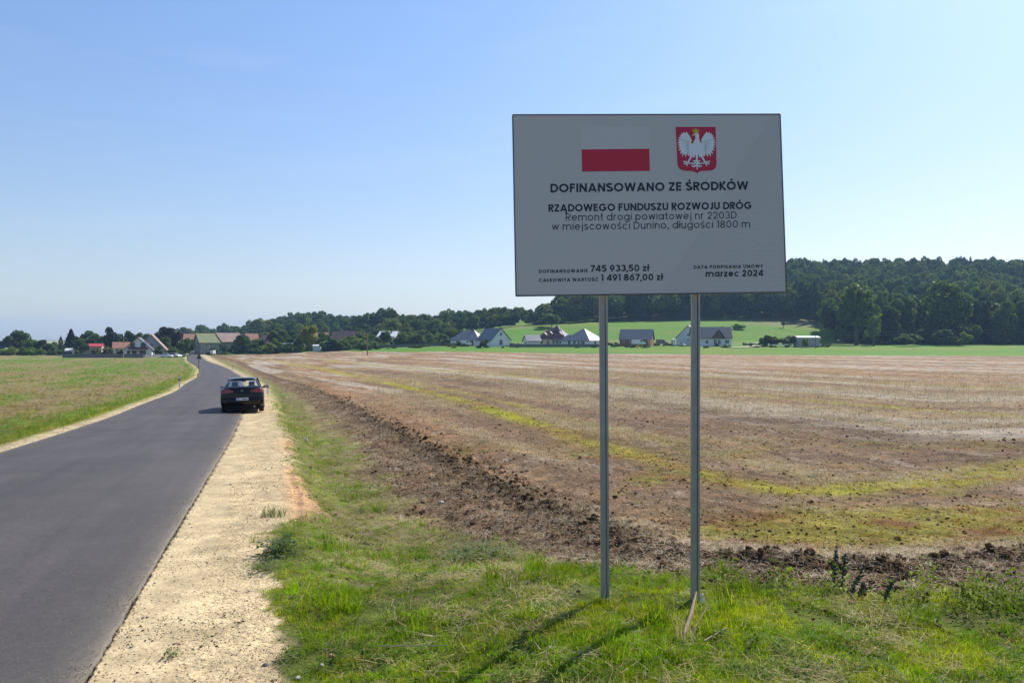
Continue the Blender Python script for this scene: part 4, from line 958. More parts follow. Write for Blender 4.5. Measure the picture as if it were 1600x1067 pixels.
for s in (-.7, .7): w = link('wheel', WT, t, (0, s, .32)); link('rim', WR, w)
# ------------------------------------------------------------------ the big information board
M_panel_col = (.53, .48, .455)
def mat_panel():
    m, nt, b = newmat('board_print'); L = nt.links.new
    tc = N(nt, 'ShaderNodeTexCoord'); sp = N(nt, 'ShaderNodeSeparateXYZ'); L(tc.outputs['Object'], sp.inputs[0])
    # the printed lighter wedge: boundary from the bottom centre up to the right
    a = N(nt, 'ShaderNodeMath', operation='MULTIPLY'); a.inputs[1].default_value = .66; L(sp.outputs['Z'], a.inputs[0])
    s = N(nt, 'ShaderNodeMath', operation='SUBTRACT'); L(sp.outputs['X'], s.inputs[0]); L(a.outputs[0], s.inputs[1])
    g = N(nt, 'ShaderNodeMath', operation='GREATER_THAN'); g.inputs[1].default_value = .45; L(s.outputs[0], g.inputs[0])
    mx = N(nt, 'ShaderNodeMix', data_type='RGBA'); L(g.outputs[0], mx.inputs['Factor']); mx.inputs['A'].default_value = (*M_panel_col, 1); mx.inputs['B'].default_value = (.50, .455, .43, 1)
    # fine engraved feather pattern in the wedge
    wv = N(nt, 'ShaderNodeTexWave', wave_type='RINGS'); wv.inputs['Scale'].default_value = 9; wv.inputs['Distortion'].default_value = 9; wv.inputs['Detail'].default_value = 2; wv.inputs['Detail Scale'].default_value = 1.2
    L(tc.outputs['Object'], wv.inputs['Vector'])
    r = N(nt, 'ShaderNodeMapRange'); r.inputs['From Min'].default_value = .8; r.inputs['From Max'].default_value = 1; r.inputs['To Max'].default_value = .05; L(wv.outputs['Fac'], r.inputs['Value'])
    k = N(nt, 'ShaderNodeMath', operation='GREATER_THAN'); k.inputs[1].default_value = .72; L(s.outputs[0], k.inputs[0])
    kk = N(nt, 'ShaderNodeMath', operation='MULTIPLY'); L(k.outputs[0], kk.inputs[0]); L(r.outputs[0], kk.inputs[1])
    m2 = N(nt, 'ShaderNodeMix', data_type='RGBA'); L(kk.outputs[0], m2.inputs['Factor']); L(mx.outputs['Result'], m2.inputs['A']); m2.inputs['B'].default_value = (1, 1, 1, 1)
    L(m2.outputs['Result'], b.inputs['Base Color']); b.inputs['Roughness'].default_value = .38; b.inputs['Specular IOR Level'].default_value = .5
    nz = N(nt, 'ShaderNodeTexNoise'); nz.inputs['Scale'].default_value = 1.3; L(tc.outputs['Object'], nz.inputs['Vector'])
    bp = N(nt, 'ShaderNodeBump'); bp.inputs['Strength'].default_value = .25; bp.inputs['Distance'].default_value = .05; L(nz.outputs['Fac'], bp.inputs['Height']); L(bp.outputs[0], b.inputs['Normal'])
    return m
M_board = mat_panel()
def flat(name, col, rough=.4): return pm(name, col, rough, noise=0)
M_ink = flat('navy_ink', (.006, .011, .022)); M_redp = flat('flag_red', (.52, .004, .028)); M_whp = flat('print_white', (.56, .512, .487)); M_shr = flat('shield_red', (.48, .005, .04)); M_eag = flat('eagle_white', (.72, .73, .74)); M_gold = flat('crown_gold', (.62, .36, .02)); M_eline = flat('feather_grey', (.38, .38, .42))
M_galv = pm('galvanised_steel', (.31, .30, .285), .5, metal=.45, noise=.10, scale=14); M_edge = pm('board_edge_metal', (.10, .10, .10), .5, metal=.3)
AY, AX, AZ = 2.60896, -2.79704, -.93291          # fitted to the corners of the board
Rz = Matrix.Rotation(rad(AY), 3, 'Z'); Rx = Matrix.Rotation(rad(AX), 3, 'X'); Ry = Matrix.Rotation(rad(AZ), 3, 'Y')
Rm = Rz @ Rx @ Ry; PC = Vector((.91356, 5.08831, CAM_Z+.91169)); PW, PH = 1.8, 1.2
board = thing('information_board', 'large grey road funding board with flag and eagle on two steel posts', 'sign', (1.05, 5.10, float(H(1.05, 5.10))))
panel = part('panel', MB().box(-PW/2+.004, PW/2-.004, 0, .022, -PH/2+.004, PH/2-.004), M_board, board)
fr = MB()
fr.box(-PW/2, PW/2, -.003, .026, PH/2-.004, PH/2+.003); fr.box(-PW/2, PW/2, -.003, .026, -PH/2-.003, -PH/2+.004)
fr.box(-PW/2-.003, -PW/2+.004, -.003, .026, -PH/2+.004, PH/2-.004); fr.box(PW/2-.004, PW/2+.003, -.003, .026, -PH/2+.004, PH/2-.004)
Mloc = Matrix.Translation(PC-board.location) @ Rm.to_4x4()
panel.matrix_local = Mloc
part('edge_trim', fr, M_edge, panel)
rl = MB()
for z in (-.42, .42): rl.box(-.84, .84, .024, .055, z-.02, z+.02)
part('mounting_rail', rl, M_galv, panel)
# homography: photo pixels -> board plane
src = np.array([(801, 180), (1219, 179), (1229, 457), (806, 463)], float); dst = np.array([(-PW/2, PH/2), (PW/2, PH/2), (PW/2, -PH/2), (-PW/2, -PH/2)])
A_ = []; B_ = []
for (x, y), (u_, v_) in zip(src, dst): A_ += [[x, y, 1, 0, 0, 0, -u_*x, -u_*y], [0, 0, 0, x, y, 1, -v_*x, -v_*y]]; B_ += [u_, v_]
hm = np.linalg.solve(np.array(A_), np.array(B_))
def P2(x, y): d = hm[6]*x+hm[7]*y+1; return ((hm[0]*x+hm[1]*y+hm[2])/d, (hm[3]*x+hm[4]*y+hm[5])/d)
def poly_part(name, pts, mat, off, parent=panel, **kw):
    return part(name, MB().prism([P2(*p) for p in pts][::-1], -off, -off+.0006), mat, parent, **kw)
# lettering: monoline geometric letters, each stroke a ribbon
def arc(cx, cy, rx, ry, a0, a1, n=14): return [(cx+rx*math.cos(rad(a0+(a1-a0)*i/n)), cy+ry*math.sin(rad(a0+(a1-a0)*i/n))) for i in range(n+1)]
def glyph(ch, s):
    h = s/2; t = 1-h; X = .76; x = X-h; m = .5
    def O(w, top=t, bot=h): return arc(w/2, (top+bot)/2, w/2-h, (top-bot)/2, 90, 450, 26)
    acc = {'Ś': 'S', 'Ó': 'O', 'Ą': 'A', 'Ł': 'L', 'Ć': 'C', 'ś': 's', 'ć': 'c', 'ł': 'l'}
    if ch in acc:
        st, w = glyph(acc[ch], s); top = 1.0 if ch.isupper() else X
        if ch in 'ŚÓĆść': st = st+[[(w*.47, top+.09), (w*.47+.15, top+.27)]]
        if ch == 'Ą': st = st+[[(w-.1, 0), (w-.17, -.12), (w-.12, -.2), (w-.02, -.2)]]
        if ch == 'Ł': st = st+[[(-.08, .38), (.34, .62)]]
        if ch == 'ł': st = st+[[(h-.17, .40), (h+.19, .62)]]
        return st, w
    G = {
     'D': ([[(h, 0), (h, 1)], [(h, t), (.34, t)]+arc(.34, m, .40, t-m, 90, -90)+[(h, h)]], .80),
     'O': ([O(1.02)], 1.02), 'Q': ([O(1.02)], 1.02),
     'F': ([[(h, 0), (h, 1)], [(h, t), (.56, t)], [(h, .52), (.50, .52)]], .58),
     'E': ([[(h, 0), (h, 1)], [(h, t), (.58, t)], [(h, .51), (.53, .51)], [(h, h), (.58, h)]], .60),
     'I': ([[(h, 0), (h, 1)]], s),
     'N': ([[(h, 0), (h, 1)], [(h, .95), (.80-h, .05)], [(.80-h, 0), (.80-h, 1)]], .80),
     'A': ([[(h*.8, 0), (.46, .985)], [(.92-h*.8, 0), (.46, .985)], [(.18, .26), (.74, .26)]], .92),
     'S': ([arc(.34, .735, .30-h*.3, .265-h, 30, 205, 12)+arc(.34, .27, .32-h*.3, .27-h, 60, -160, 14)], .68),
     'W': ([[(h*.8, 1), (.32, .04)], [(.32, .04), (.60, .98)], [(.60, .98), (.88, .04)], [(.88, .04), (1.20-h*.8, 1)]], 1.20),
     'Z': ([[(.03, t), (.62, t)], [(.58, t), (.08, h)], [(.05, h), (.64, h)]], .66),
     'R': ([[(h, 0), (h, 1)], [(h, t), (.34, t)]+arc(.36, .72, .26, t-.72, 90, -90, 10)+[(h, .44+h*.0)], [(.34, .44), (.60, 0)]], .66),
     'P': ([[(h, 0), (h, 1)], [(h, t), (.34, t)]+arc(.36, .70, .26, t-.70, 90, -90, 10)+[(h, .40)]], .64),
     'K': ([[(h, 0), (h, 1)], [(.62, 1), (.14, .46)], [(.22, .54), (.66, 0)]], .66),
     'G': ([arc(.52, m, .52-h, t-m, 42, 342, 24), [(1.0-h*.4, .46), (.54, .46)]], 1.02),
     'C': ([arc(.52, m, .52-h, t-m, 45, 315, 24)], .96),
     'U': ([[(h, 1), (h, .36)]+arc(.38, .36, .38-h, .36-h, 180, 360)+[(.76-h, .36), (.76-h, 1)]], .76),
     'J': ([[(.44-h, 1), (.44-h, .28)]+arc(.22, .28, .22-h, .28-h, 0, -165, 9)], .46),
     'T': ([[(.30, 0), (.30, 1)], [(0, t), (.60, t)]], .60), 'L': ([[(h, 0), (h, 1)], [(h, h), (.48, h)]], .50),
     'M': ([[(h, 0), (h, 1)], [(h, .95), (.48, .25)], [(.48, .25), (.96-h, .95)], [(.96-h, 0), (.96-h, 1)]], .96),
     'Y': ([[(h, 1), (.36, .42)], [(.72-h, 1), (.36, .42)], [(.36, .45), (.36, 0)]], .72),
     'e': ([arc(.36, X/2, .36-h, x-X/2, -42, -318-0, 20)[::-1] and arc(.36, X/2, .36-h, x-X/2, 0, 318, 20), [(h, X/2), (.70-h*.3, X/2)]], .72),
     'm': ([[(h, 0), (h, X)], arc(.30, X-.28, .30-h, .28-h, 180, 0, 10)+[(.60-h, 0)], arc(.60-h+.28, X-.28, .28, .28-h, 180, 0, 10)+[(1.16-h, 0)]], 1.16),
     'n': ([[(h, 0), (h, X)], arc(.32, X-.30, .32-h, .30-h, 180, 0, 12)+[(.64-h, 0)]], .64),
     'u': ([[(h, X), (h, .31)]+arc(.31, .31, .31-h, .31-h, 180, 360, 12), [(.62-h, X), (.62-h, 0)]], .62),
     'o': ([O(.74, x, h)], .74), 'd': ([O(.72, x, h), [(.74-h, 0), (.74-h, 1.05)]], .74), 'p': ([O(.72, x, h), [(h, -.28), (h, X)]], .74),
     'a': ([O(.72, x, h), [(.74-h, 0), (.74-h, X)]], .74),
     'g': ([O(.72, x, h), [(.74-h, X), (.74-h, 0)]+arc(.38, -.02, .36-h, .26-h, 0, -160, 12)], .74),
     't': ([[(.18, 1.0), (.18, .12), (.22, h), (.36, h)], [(0, X-h), (.36, X-h)]], .38),
     'r': ([[(h, 0), (h, X)], arc(.30, X-.26, .30-h, .26-h, 180, 82, 8)], .38),
     'i': ([[(h, 0), (h, X)], [(h, X+.11), (h, X+.11+max(s, .12))]], s),
     'j': ([[(.2-h, X), (.2-h, -.1)]+arc(.02, -.12, .18-h, .16-h*.5, 0, -90, 6), [(.2-h, X+.11), (.2-h, X+.11+max(s, .12))]], .2),
     'w': ([[(h*.8, X), (.24, .03)], [(.24, .03), (.46, X-.02)], [(.46, X-.02), (.68, .03)], [(.68, .03), (.92-h*.8, X)]], .92),
     's': ([arc(.26, X*.74, .23-h*.3, X*.26-h, 30, 205, 10)+arc(.26, X*.26, .24-h*.3, X*.26-h, 60, -160, 12)], .52),
     'c': ([arc(.37, X/2, .37-h, x-X/2, 46, 314, 18)], .68), 'l': ([[(h, 0), (h, 1.05)]], s),
     'z': ([[(.02, X-h), (.48, X-h)], [(.45, X-h), (.06, h)], [(.03, h), (.50, h)]], .52),
     '0': ([O(.70)], .70), '1': ([[(.30-h, 0), (.30-h, 1)], [(0, t-.02), (.30, t-.02)]], .30),
     '2': ([arc(.31, .68, .31-h, .32-h, 180, -42, 12)+[(.06, h)], [(.02, h), (.62, h)]], .64),
     '3': ([arc(.30, .74, .27-h*.5, .26-h, 155, -85, 12), arc(.30, .28, .32-h*.6, .28-h, 85, -160, 14)], .62),
     '4': ([[(.52, 0), (.52, 1)], [(.50, .96), (.05, .26)], [(.02, .25), (.68, .25)]], .70),
     '5': ([[(.56, t), (.14, t)], [(.15, 1), (.10, .50)], arc(.30, .33, .32-h*.6, .33-h, 130, -160, 16)], .64),
     '6': ([O(.66, .66, h), [(.46, 1), (.13, .50)]], .68), '7': ([[(.02, t), (.60, t)], [(.56, t), (.18, 0)]], .60),
     '8': ([arc(.33, .74, .28-h*.5, .26-h, 90, 450, 20), arc(.33, .27, .33-h*.6, .27-h, 90, 450, 20)], .66),
     '9': ([O(.66, t, .34), [(.53, .50), (.20, 0)]], .68),
     ',': ([[(.14, .14), (.04, -.16)]], .16), '.': ([[(h, 0), (h, s)]], s), ' ': ([], .30)}
    return G[ch]
LETN = [0]
def ribbon(mb, pts, w, off):
    n = len(pts); closed = math.dist(pts[0], pts[-1]) < 1e-6
    L_ = []; R_ = []
    for i in range(n):
        if closed and i in (0, n-1): a, b_ = pts[n-2], pts[1]
        else: a, b_ = pts[max(i-1, 0)], pts[min(i+1, n-1)]
        dx, dy = b_[0]-a[0], b_[1]-a[1]; l = math.hypot(dx, dy) or 1; nx, ny = -dy/l*w/2, dx/l*w/2
        L_.append((pts[i][0]+nx, -off, pts[i][1]+ny)); R_.append((pts[i][0]-nx, -off, pts[i][1]-ny))
    mb.add(L_+R_, [(i, n+i, n+i+1, i+1) for i in range(n-1)])
def lettering(txt, x0, x1, ybase, capH, weight, sp=.13, slope=(6*-1)/423, text_off=.0012):
    """photo pixels: left and right extent, baseline at the left end, capital height"""
    s = weight; pen = 0; S = []
    for i, ch in enumerate(txt):
        st, w = glyph(ch, s)
        S += [[(px_+pen, pz) for px_, pz in q] for q in st]; pen += w+(sp if ch != ' ' else sp*.3)
    pen -= sp
    yb1 = ybase+slope*(x1-x0)
    a = np.array(P2(x0, ybase)); b_ = np.array(P2(x1, yb1)); up = np.array(P2(x0, ybase-capH))-a; ex = (b_-a)/pen; hh = np.linalg.norm(up)
    mb = MB(); k = 0; sx = np.linalg.norm(ex)
    for q in S:
        pts = [tuple(a+ex*p[0]+up*p[1]) for p in q]; k += 1
        ribbon(mb, pts, s*(hh+sx)/2, text_off+.00004*(k % 9))
    part('lettering', mb, M_ink, panel, label='line of navy lettering reading '+txt.strip())
lettering('DOFINANSOWANO ZE ŚRODKÓW', 860, 1169, 301.5, 13.6, .215, .12)
lettering('RZĄDOWEGO FUNDUSZU ROZWOJU DRÓG', 857, 1174.5, 331.7, 11.6, .215, .12)
lettering('Remont drogi powiatowej nr 2203D', 884, 1151, 345.9, 11.3, .12, .18)
lettering('w miejscowości Dunino, długości 1800 m', 862.5, 1172, 360.3, 11.3, .12, .18)
lettering('DOFINANSOWANIE', 841.8, 918.3, 427.4, 5.4, .22, .24)
lettering('745 933,50 zł', 922.5, 1014, 425.4, 10.3, .20, .12)
lettering('CAŁKOWITA WARTOŚĆ', 841.8, 935.3, 441.3, 5.4, .22, .24)
lettering('1 491 867,00 zł', 939.5, 1035.5, 439.7, 10.3, .20, .12)
lettering('DATA PODPISANIA UMOWY', 1083.8, 1192, 420.6, 5.2, .22, .24)
lettering('marzec 2024', 1102.5, 1192.6, 433.2, 10.0, .20, .12)
# flag
poly_part('flag_white_half', [(908.4, 199.5), (1014, 199), (1014.6, 233), (908.8, 234.3)], M_whp, .0012)
poly_part('flag_red_half', [(908.8, 234.3), (1014.6, 233), (1015.4, 267.6), (909.6, 268.8)], M_redp, .0014)
# shield and eagle, drawn in a 1280 x 1067 grid over photo pixels 1030..1150 x 185..285
def ez(p): return (1030+p[0]/10.667, 185+p[1]/10.667)
sh_pts = [(275, 150), (940, 150), (955, 760), (948, 815), (920, 853), (880, 872), (820, 880), (705, 884), (660, 900), (632, 925), (604, 902), (560, 886), (430, 880), (380, 868), (340, 845), (315, 810), (305, 770)]
shield = poly_part('shield', [ez(p) for p in sh_pts], M_shr, .0014)
poly_e = lambda name, pts, mat, off: part(name, MB().prism([P2(*ez(p)) for p in pts], -off-.0005, -off), mat, shield)
def wing(mir):
    tips = [(455, 232), (408, 232), (366, 252), (340, 285), (318, 325), (302, 368), (296, 412), (300, 458), (306, 498), (318, 545), (345, 608), (382, 645), (440, 662), (486, 640)]
    root = [(520, 610), (545, 540), (590, 520), (625, 500), (625, 430), (560, 432), (524, 415), (545, 385), (530, 338), (495, 285)]
    out = []
    for i, tpt in enumerate(tips):
        out.append(tpt)
        if i < len(tips)-1:
            mx_, my_ = (tpt[0]+tips[i+1][0])/2, (tpt[1]+tips[i+1][1])/2; c0 = (455, 430); d = math.hypot(c0[0]-mx_, c0[1]-my_); k = (26+i*3.2)/d
            out.append((mx_+(c0[0]-mx_)*k, my_+(c0[1]-my_)*k))
    pts = out+root
    if mir: pts = [(1244-p[0]*1.0, p[1]) for p in pts]
    return pts
poly_e('eagle_wing', wing(False), M_eag, .0020); poly_e('eagle_wing', wing(True)[::-1], M_eag, .0020)
poly_e('eagle_body', [(588, 262), (612, 246), (645, 250), (664, 282), (664, 340), (680, 400), (722, 430), (712, 520), (742, 640), (716, 668), (690, 640), (676, 672), (650, 600), (642, 690), (640, 860), (626, 860), (612, 690), (604, 600), (578, 672), (560, 640), (538, 670), (508, 655), (545, 540), (552, 440), (584, 380), (606, 330), (600, 306), (545, 300), (548, 284)], M_eag, .0027)
def strip(name, a, b_, w, mat=M_eag, off=.0033, n=2):
    dx, dy = b_[0]-a[0], b_[1]-a[1]; l = math.hypot(dx, dy); nx, ny = -dy/l*w/2, dx/l*w/2
    return [(a[0]+nx, a[1]+ny), (b_[0]+nx*.7, b_[1]+ny*.7), (b_[0]-nx*.7, b_[1]-ny*.7), (a[0]-nx, a[1]-ny)]
for s in (-1, 1):
    X_ = lambda x: x if s < 0 else 1244-x
    q = lambda a, b_, w: poly_e('eagle_leg', [(X_(p[0]), p[1]) for p in strip('', a, b_, w)][::(-1 if s < 0 else 1)], M_eag, .0034)
    q((530, 650), (478, 745), 34); 
    for b_ in ((398, 728), (408, 772), (455, 805), (520, 765)): poly_e('claw', [(X_(p[0]), p[1]) for p in strip('', (474, 738), b_, 26)][::(-1 if s < 0 else 1)], M_eag, .0040)
    for (zz, l) in ((705, 60), (745, 92), (790, 84)):
        poly_e('tail_feather', [(X_(p[0]), p[1]) for p in ((622, zz-20), (622-l*.6, zz+12), (622-l, zz-4), (622-l*1.02, zz+18), (622-l*.55, zz+36), (622, zz+12))][::(-1 if s < 0 else 1)], M_eag, .0046)
    for i in range(5):
        a = (505-i*22, 330+i*8); b_ = (380-i*4+i*26, 330+i*72)
        poly_e('feather_line', [(X_(p[0]), p[1]) for p in strip('', (500-i*4, 400+i*24), (352+i*30, 360+i*62), 7)][::(-1 if s < 0 else 1)], M_eline, .0052)
poly_e('crown', [(556, 245), (552, 180), (582, 205), (606, 168), (632, 205), (660, 180), (655, 245), (605, 252)], M_gold, .0052)
poly_e('beak', [(600, 282), (560, 280), (532, 292), (560, 302), (604, 304)], M_gold, .0052)
# posts: a folded steel channel with its slot towards the camera
def post(xt, yt, xb, yb, D):
    top = at(xt, yt, D); bz = float(H((xb-CX)/FPX*D, D)); bot = Vector(((xb-CX)/FPX*D, D, bz-.3))
    w = .0275; sec = [(-w+.006, -.02), (.006, -.02), (.006, -.004), (.012, -.004), (.012, -.02), (w-.006, -.02), (w, -.014), (w, .02), (-w, .02), (-w, -.014)]
    mb = MB(); rings = []
    d = (top-bot)
    for f in (0, 1): c = bot+d*f-board.location; rings.append([(c.x+a, c.y+b_, c.z) for a, b_ in sec])
    mb.loft(rings); part('post', mb, M_galv, board)
post(941.2, 230, 946, 938, 5.155); post(1087.2, 230, 1086, 941, 5.165)

# ------------------------------------------------------------------ black saloon car
P_black = pm('black_car_paint', (.004, .0045, .006), .2, noise=0, spec=.25, coat=.2)
def clear_glass():
    m, nt, b = newmat('clear_car_glass'); L = nt.links.new
    g = N(nt, 'ShaderNodeBsdfGlossy'); g.inputs['Roughness'].default_value = .03; g.inputs['Color'].default_value = (.9, .95, 1, 1)
    t = N(nt, 'ShaderNodeBsdfTransparent'); t.inputs['Color'].default_value = (.90, .94, .96, 1)
    f = N(nt, 'ShaderNodeFresnel'); f.inputs['IOR'].default_value = 1.35; ms = N(nt, 'ShaderNodeMixShader'); L(f.outputs[0], ms.inputs[0]); L(t.outputs[0], ms.inputs[1]); L(g.outputs[0], ms.inputs[2])
    L(ms.outputs[0], nt.nodes['Material Output'].inputs['Surface']); return m
M_clear = clear_glass()
def saloon():
    p = Vector((-11.06, 31.5, 0)); rz = math.atan2(.3135, 1)          # heads along the road
    p.z = CAM_Z-float(f_road(31.5))+.02
    t = thing('parked_car', 'black saloon car seen from behind, parked half on the gravel shoulder', 'car', p, rz)
    dz = -(float(f_road(34.5))-float(f_road(31.8)))/2.7; t.rotation_euler = (math.atan(dz), rad(-1.2), rz); t.scale = (.955, .97, .955)
    # lower body, stations from the tail (y=0) forward
    def sec(y, w, zb, zs, zt, tw):
        half = [(0, zb), (w*.80, zb), (w*.955, zb+.10), (w, zb+.26), (w*1.0, zs-.14), (w*.985, zs), (w*.93, (zs+zt)/2+.03), (tw, zt), (0, zt+.012)]
        pts = [(x, y, z) for x, z in half]+[(-x, y, z) for x, z in half[-2:0:-1]]
        return pts
    st = [(-.02, .70, .36, .74, .80, .60), (.0, .80, .30, .80, .98, .66), (.05, .855, .24, .86, 1.08, .70), (.16, .875, .22, .90, 1.105, .72), (.45, .885, .20, .92, 1.09, .74), (1.0, .885, .20, .92, 1.03, .78), (1.9, .885, .20, .90, .97, .80),
          (2.9, .885, .20, .88, .96, .80), (3.4, .88, .20, .86, .95, .76), (4.0, .86, .20, .76, .84, .68), (4.4, .80, .24, .62, .72, .6), (4.55, .66, .30, .5, .6, .5)]
    body = part('body', MB().loft([sec(*s) for s in st]), P_black, t, True)
    # roof shell and pillars
    A = [(-.62, .78, 1.07), (.62, .78, 1.07), (.72, 1.9, .97), (.70, 3.25, .95), (-.70, 3.25, .95), (-.72, 1.9, .97)]
    rf = MB(); prof_r = [(1.20, 1.40, .50), (1.45, 1.455, .54), (1.9, 1.485, .565), (2.25, 1.48, .56), (2.5, 1.44, .54)]
    rf.loft([[(-w-.03, y, z-.05), (-w, y, z-.015), (-w*.7, y, z+.012), (0, y, z+.022), (w*.7, y, z+.012), (w, y, z-.015), (w+.03, y, z-.05), (0, y, z-.035)] for y, z, w in prof_r])
    part('roof', rf, P_black, t, True)
    pl_ = MB()
    for s in (-1, 1):
        pl_.loft([[(s*.79, .42, 1.075), (s*.66, .40, 1.10), (s*.66, .52, 1.10), (s*.80, .80, 1.03)], [(s*.58, 1.18, 1.36), (s*.50, 1.17, 1.395), (s*.52, 1.30, 1.40), (s*.60, 1.42, 1.38)]])
        pl_.tube([(s*.80, 1.95, .93), (s*.60, 1.88, 1.44)], .035, 6); pl_.tube([(s*.78, 3.2, .93), (s*.57, 2.42, 1.43)], .032, 6)
    part('pillars', pl_, P_black, t)
    part('rear_window', MB().add([(-.64, .46, 1.105), (.64, .46, 1.105), (.505, 1.19, 1.385), (-.505, 1.19, 1.385)], [(0, 1, 2, 3)]), M_clear, t)
    part('windscreen', MB().add([(-.66, 3.25, .96), (.66, 3.25, .96), (.52, 2.5, 1.42), (-.52, 2.5, 1.42)], [(0, 1, 2, 3)]), M_clear, t)
    for s in (-1, 1):
        part('side_window', MB().add([(s*.80, .85, 1.02), (s*.79, 3.1, .95), (s*.575, 2.4, 1.42), (s*.59, 1.3, 1.39)], [(0, 1, 2, 3)]), M_clear, t)
        # tail lamp wraps the corner
        part('tail_lamp', MB().loft([[(s*.34, -.03, .90), (s*.34, -.03, .97), (s*.35, .03, .97), (s*.35, .03, .90)], [(s*.58, -.028, .865), (s*.56, -.01, 1.03), (s*.58, .06, 1.035), (s*.60, .06, .86)],
                                     [(s*.80, .0, .86), (s*.74, .02, 1.06), (s*.74, .12, 1.065), (s*.84, .11, .85)], [(s*.90, .20, .90), (s*.86, .24, 1.01), (s*.80, .26, 1.03), (s*.86, .28, .9)]]), M_tail, t)
        part('reflector', MB().box(s*.62-.09, s*.62+.09, -.035, .0, .43, .47), M_tail, t)
        mi = part('mirror', MB().loft([[(s*.80, 2.92, .97), (s*.80, 2.98, .97), (s*.80, 2.98, 1.02), (s*.80, 2.92, 1.02)], [(s*.90, 2.84, .96), (s*.90, 3.0, .97), (s*.90, 3.0, 1.08), (s*.90, 2.84, 1.08)], [(s*1.04, 2.86, .965), (s*1.04, 2.98, .975), (s*1.03, 2.98, 1.09), (s*1.03, 2.86, 1.10)]]), P_black, t)
        part('mirror_glass', MB().box(s*.965-.06, s*.965+.06, 2.828, 2.838, .985, 1.065), M_rim, mi)
    hd = pm('seat_fabric', (.03, .03, .032), .9)
    for x, y in ((-.36, 1.62), (.36, 1.62)):
        hr = part('headrest', MB().loft([[(x-.13, y, 1.12), (x+.13, y, 1.12), (x+.13, y+.1, 1.12), (x-.13, y+.1, 1.12)], [(x-.12, y+.02, 1.27), (x+.12, y+.02, 1.27), (x+.12, y+.1, 1.27), (x-.12, y+.1, 1.27)]]), hd, t)
    for x in (-.36, .36):
        part('front_seat', MB().loft([[(x-.24, 2.35, .6), (x+.24, 2.35, .6), (x+.24, 2.5, .6), (x-.24, 2.5, .6)], [(x-.2, 2.2, 1.1), (x+.2, 2.2, 1.1), (x+.2, 2.3, 1.1), (x-.2, 2.3, 1.1)]]).box(x-.12, x+.12, 2.17, 2.26, 1.12, 1.30), hd, t)
    part('rear_seat', MB().box(-.66, .66, 1.5, 1.66, .6, 1.1), hd, t); part('parcel_shelf', MB().box(-.66, .66, .5, 1.6, 1.02, 1.05), hd, t); part('dashboard', MB().box(-.68, .68, 2.95, 3.3, .8, .99), hd, t)
    part('rear_view_mirror', MB().box(-.1, .1, 2.5, 2.53, 1.29, 1.35), hd, t)
    part('brake_light', MB().box(-.12, .12, 1.17, 1.20, 1.352, 1.37), M_tail, t); part('aerial', MB().loft([[(-.02, 1.35, 1.46), (.02, 1.35, 1.46), (.02, 1.45, 1.47), (-.02, 1.45, 1.47)], [(-.006, 1.33, 1.53), (.006, 1.33, 1.53), (.006, 1.35, 1.53), (-.006, 1.35, 1.53)]]), M_plast, t)
    part('boot_lid_trim', MB().box(-.5, .5, -.022, -.002, .845, .862), M_plast, t)
    part('bumper', MB().loft([[(x, y, z) for (y, z) in ((-.075-.0+k, .34), (-.085+k, .52), (-.06+k, .66), (.02+k, .68), (.06+k, .30))] for (x, k) in ((-.86, .20), (-.78, .07), (-.5, .015), (0, 0), (.5, .015), (.78, .07), (.86, .20))]), P_black, t, True)
    part('bumper_diffuser', MB().box(-.74, .74, -.05, .25, .17, .34).box(-.80, .80, .25, 4.3, .17, .30), M_plast, t)
    part('exhaust_pipe', MB().tube([(.50, -.09, .265), (.50, .2, .265)], .034, 10), M_rim, t)
    # number plate
    pt = part('number_plate', MB().box(-.26, .26, -.098, -.088, .545, .66), pm('plate_white', (.62, .64, .66), .45, noise=0), t)
    part('plate_band', MB().box(-.26, -.222, -.1, -.0975, .546, .659), pm('plate_blue', (.01, .03, .25), .4, noise=0), pt)
    mb = MB(); pen = 0; S = []
    for ch in 'GL 74881':
        st_, w_ = glyph(ch, .2); S += [[(a+pen, b_) for a, b_ in q_] for q_ in st_]; pen += w_*.8+.2
    for k, q_ in enumerate(S): ribbon(mb, [(-.205+a*.44/pen, .565+b_*.075) for a, b_ in q_], .013, .0995+.0001*(k % 5))
    part('lettering', mb, M_ink, pt)
    for a in (90, 210, 330):          # three-diamond badge
        c = Vector((.028*math.cos(rad(a)), .028*math.sin(rad(a)))); d = Vector((math.cos(rad(a)), math.sin(rad(a)))); e = Vector((-d.y, d.x))
        q_ = [c-d*.028, c+e*.016, c+d*.028, c-e*.016]
        part('badge_diamond', MB().prism([(v_.x, .955+v_.y) for v_ in q_][::-1], -.032, -.012), M_rim, t)
    wm = WT; 
    for x, y in ((-.77, .95), (.77, .95), (-.77, 3.6), (.77, 3.6)):
        w = link('wheel', WT, t, (x, y, .315)); w.rotation_euler = (0, 0, PI/2); link('rim', WR, w)
    part('wheel_arches', MB().box(-.80, .80, .55, 1.35, .24, .60).box(-.80, .80, 3.2, 4.0, .24, .60), M_plast, t)
    return t
saloon()

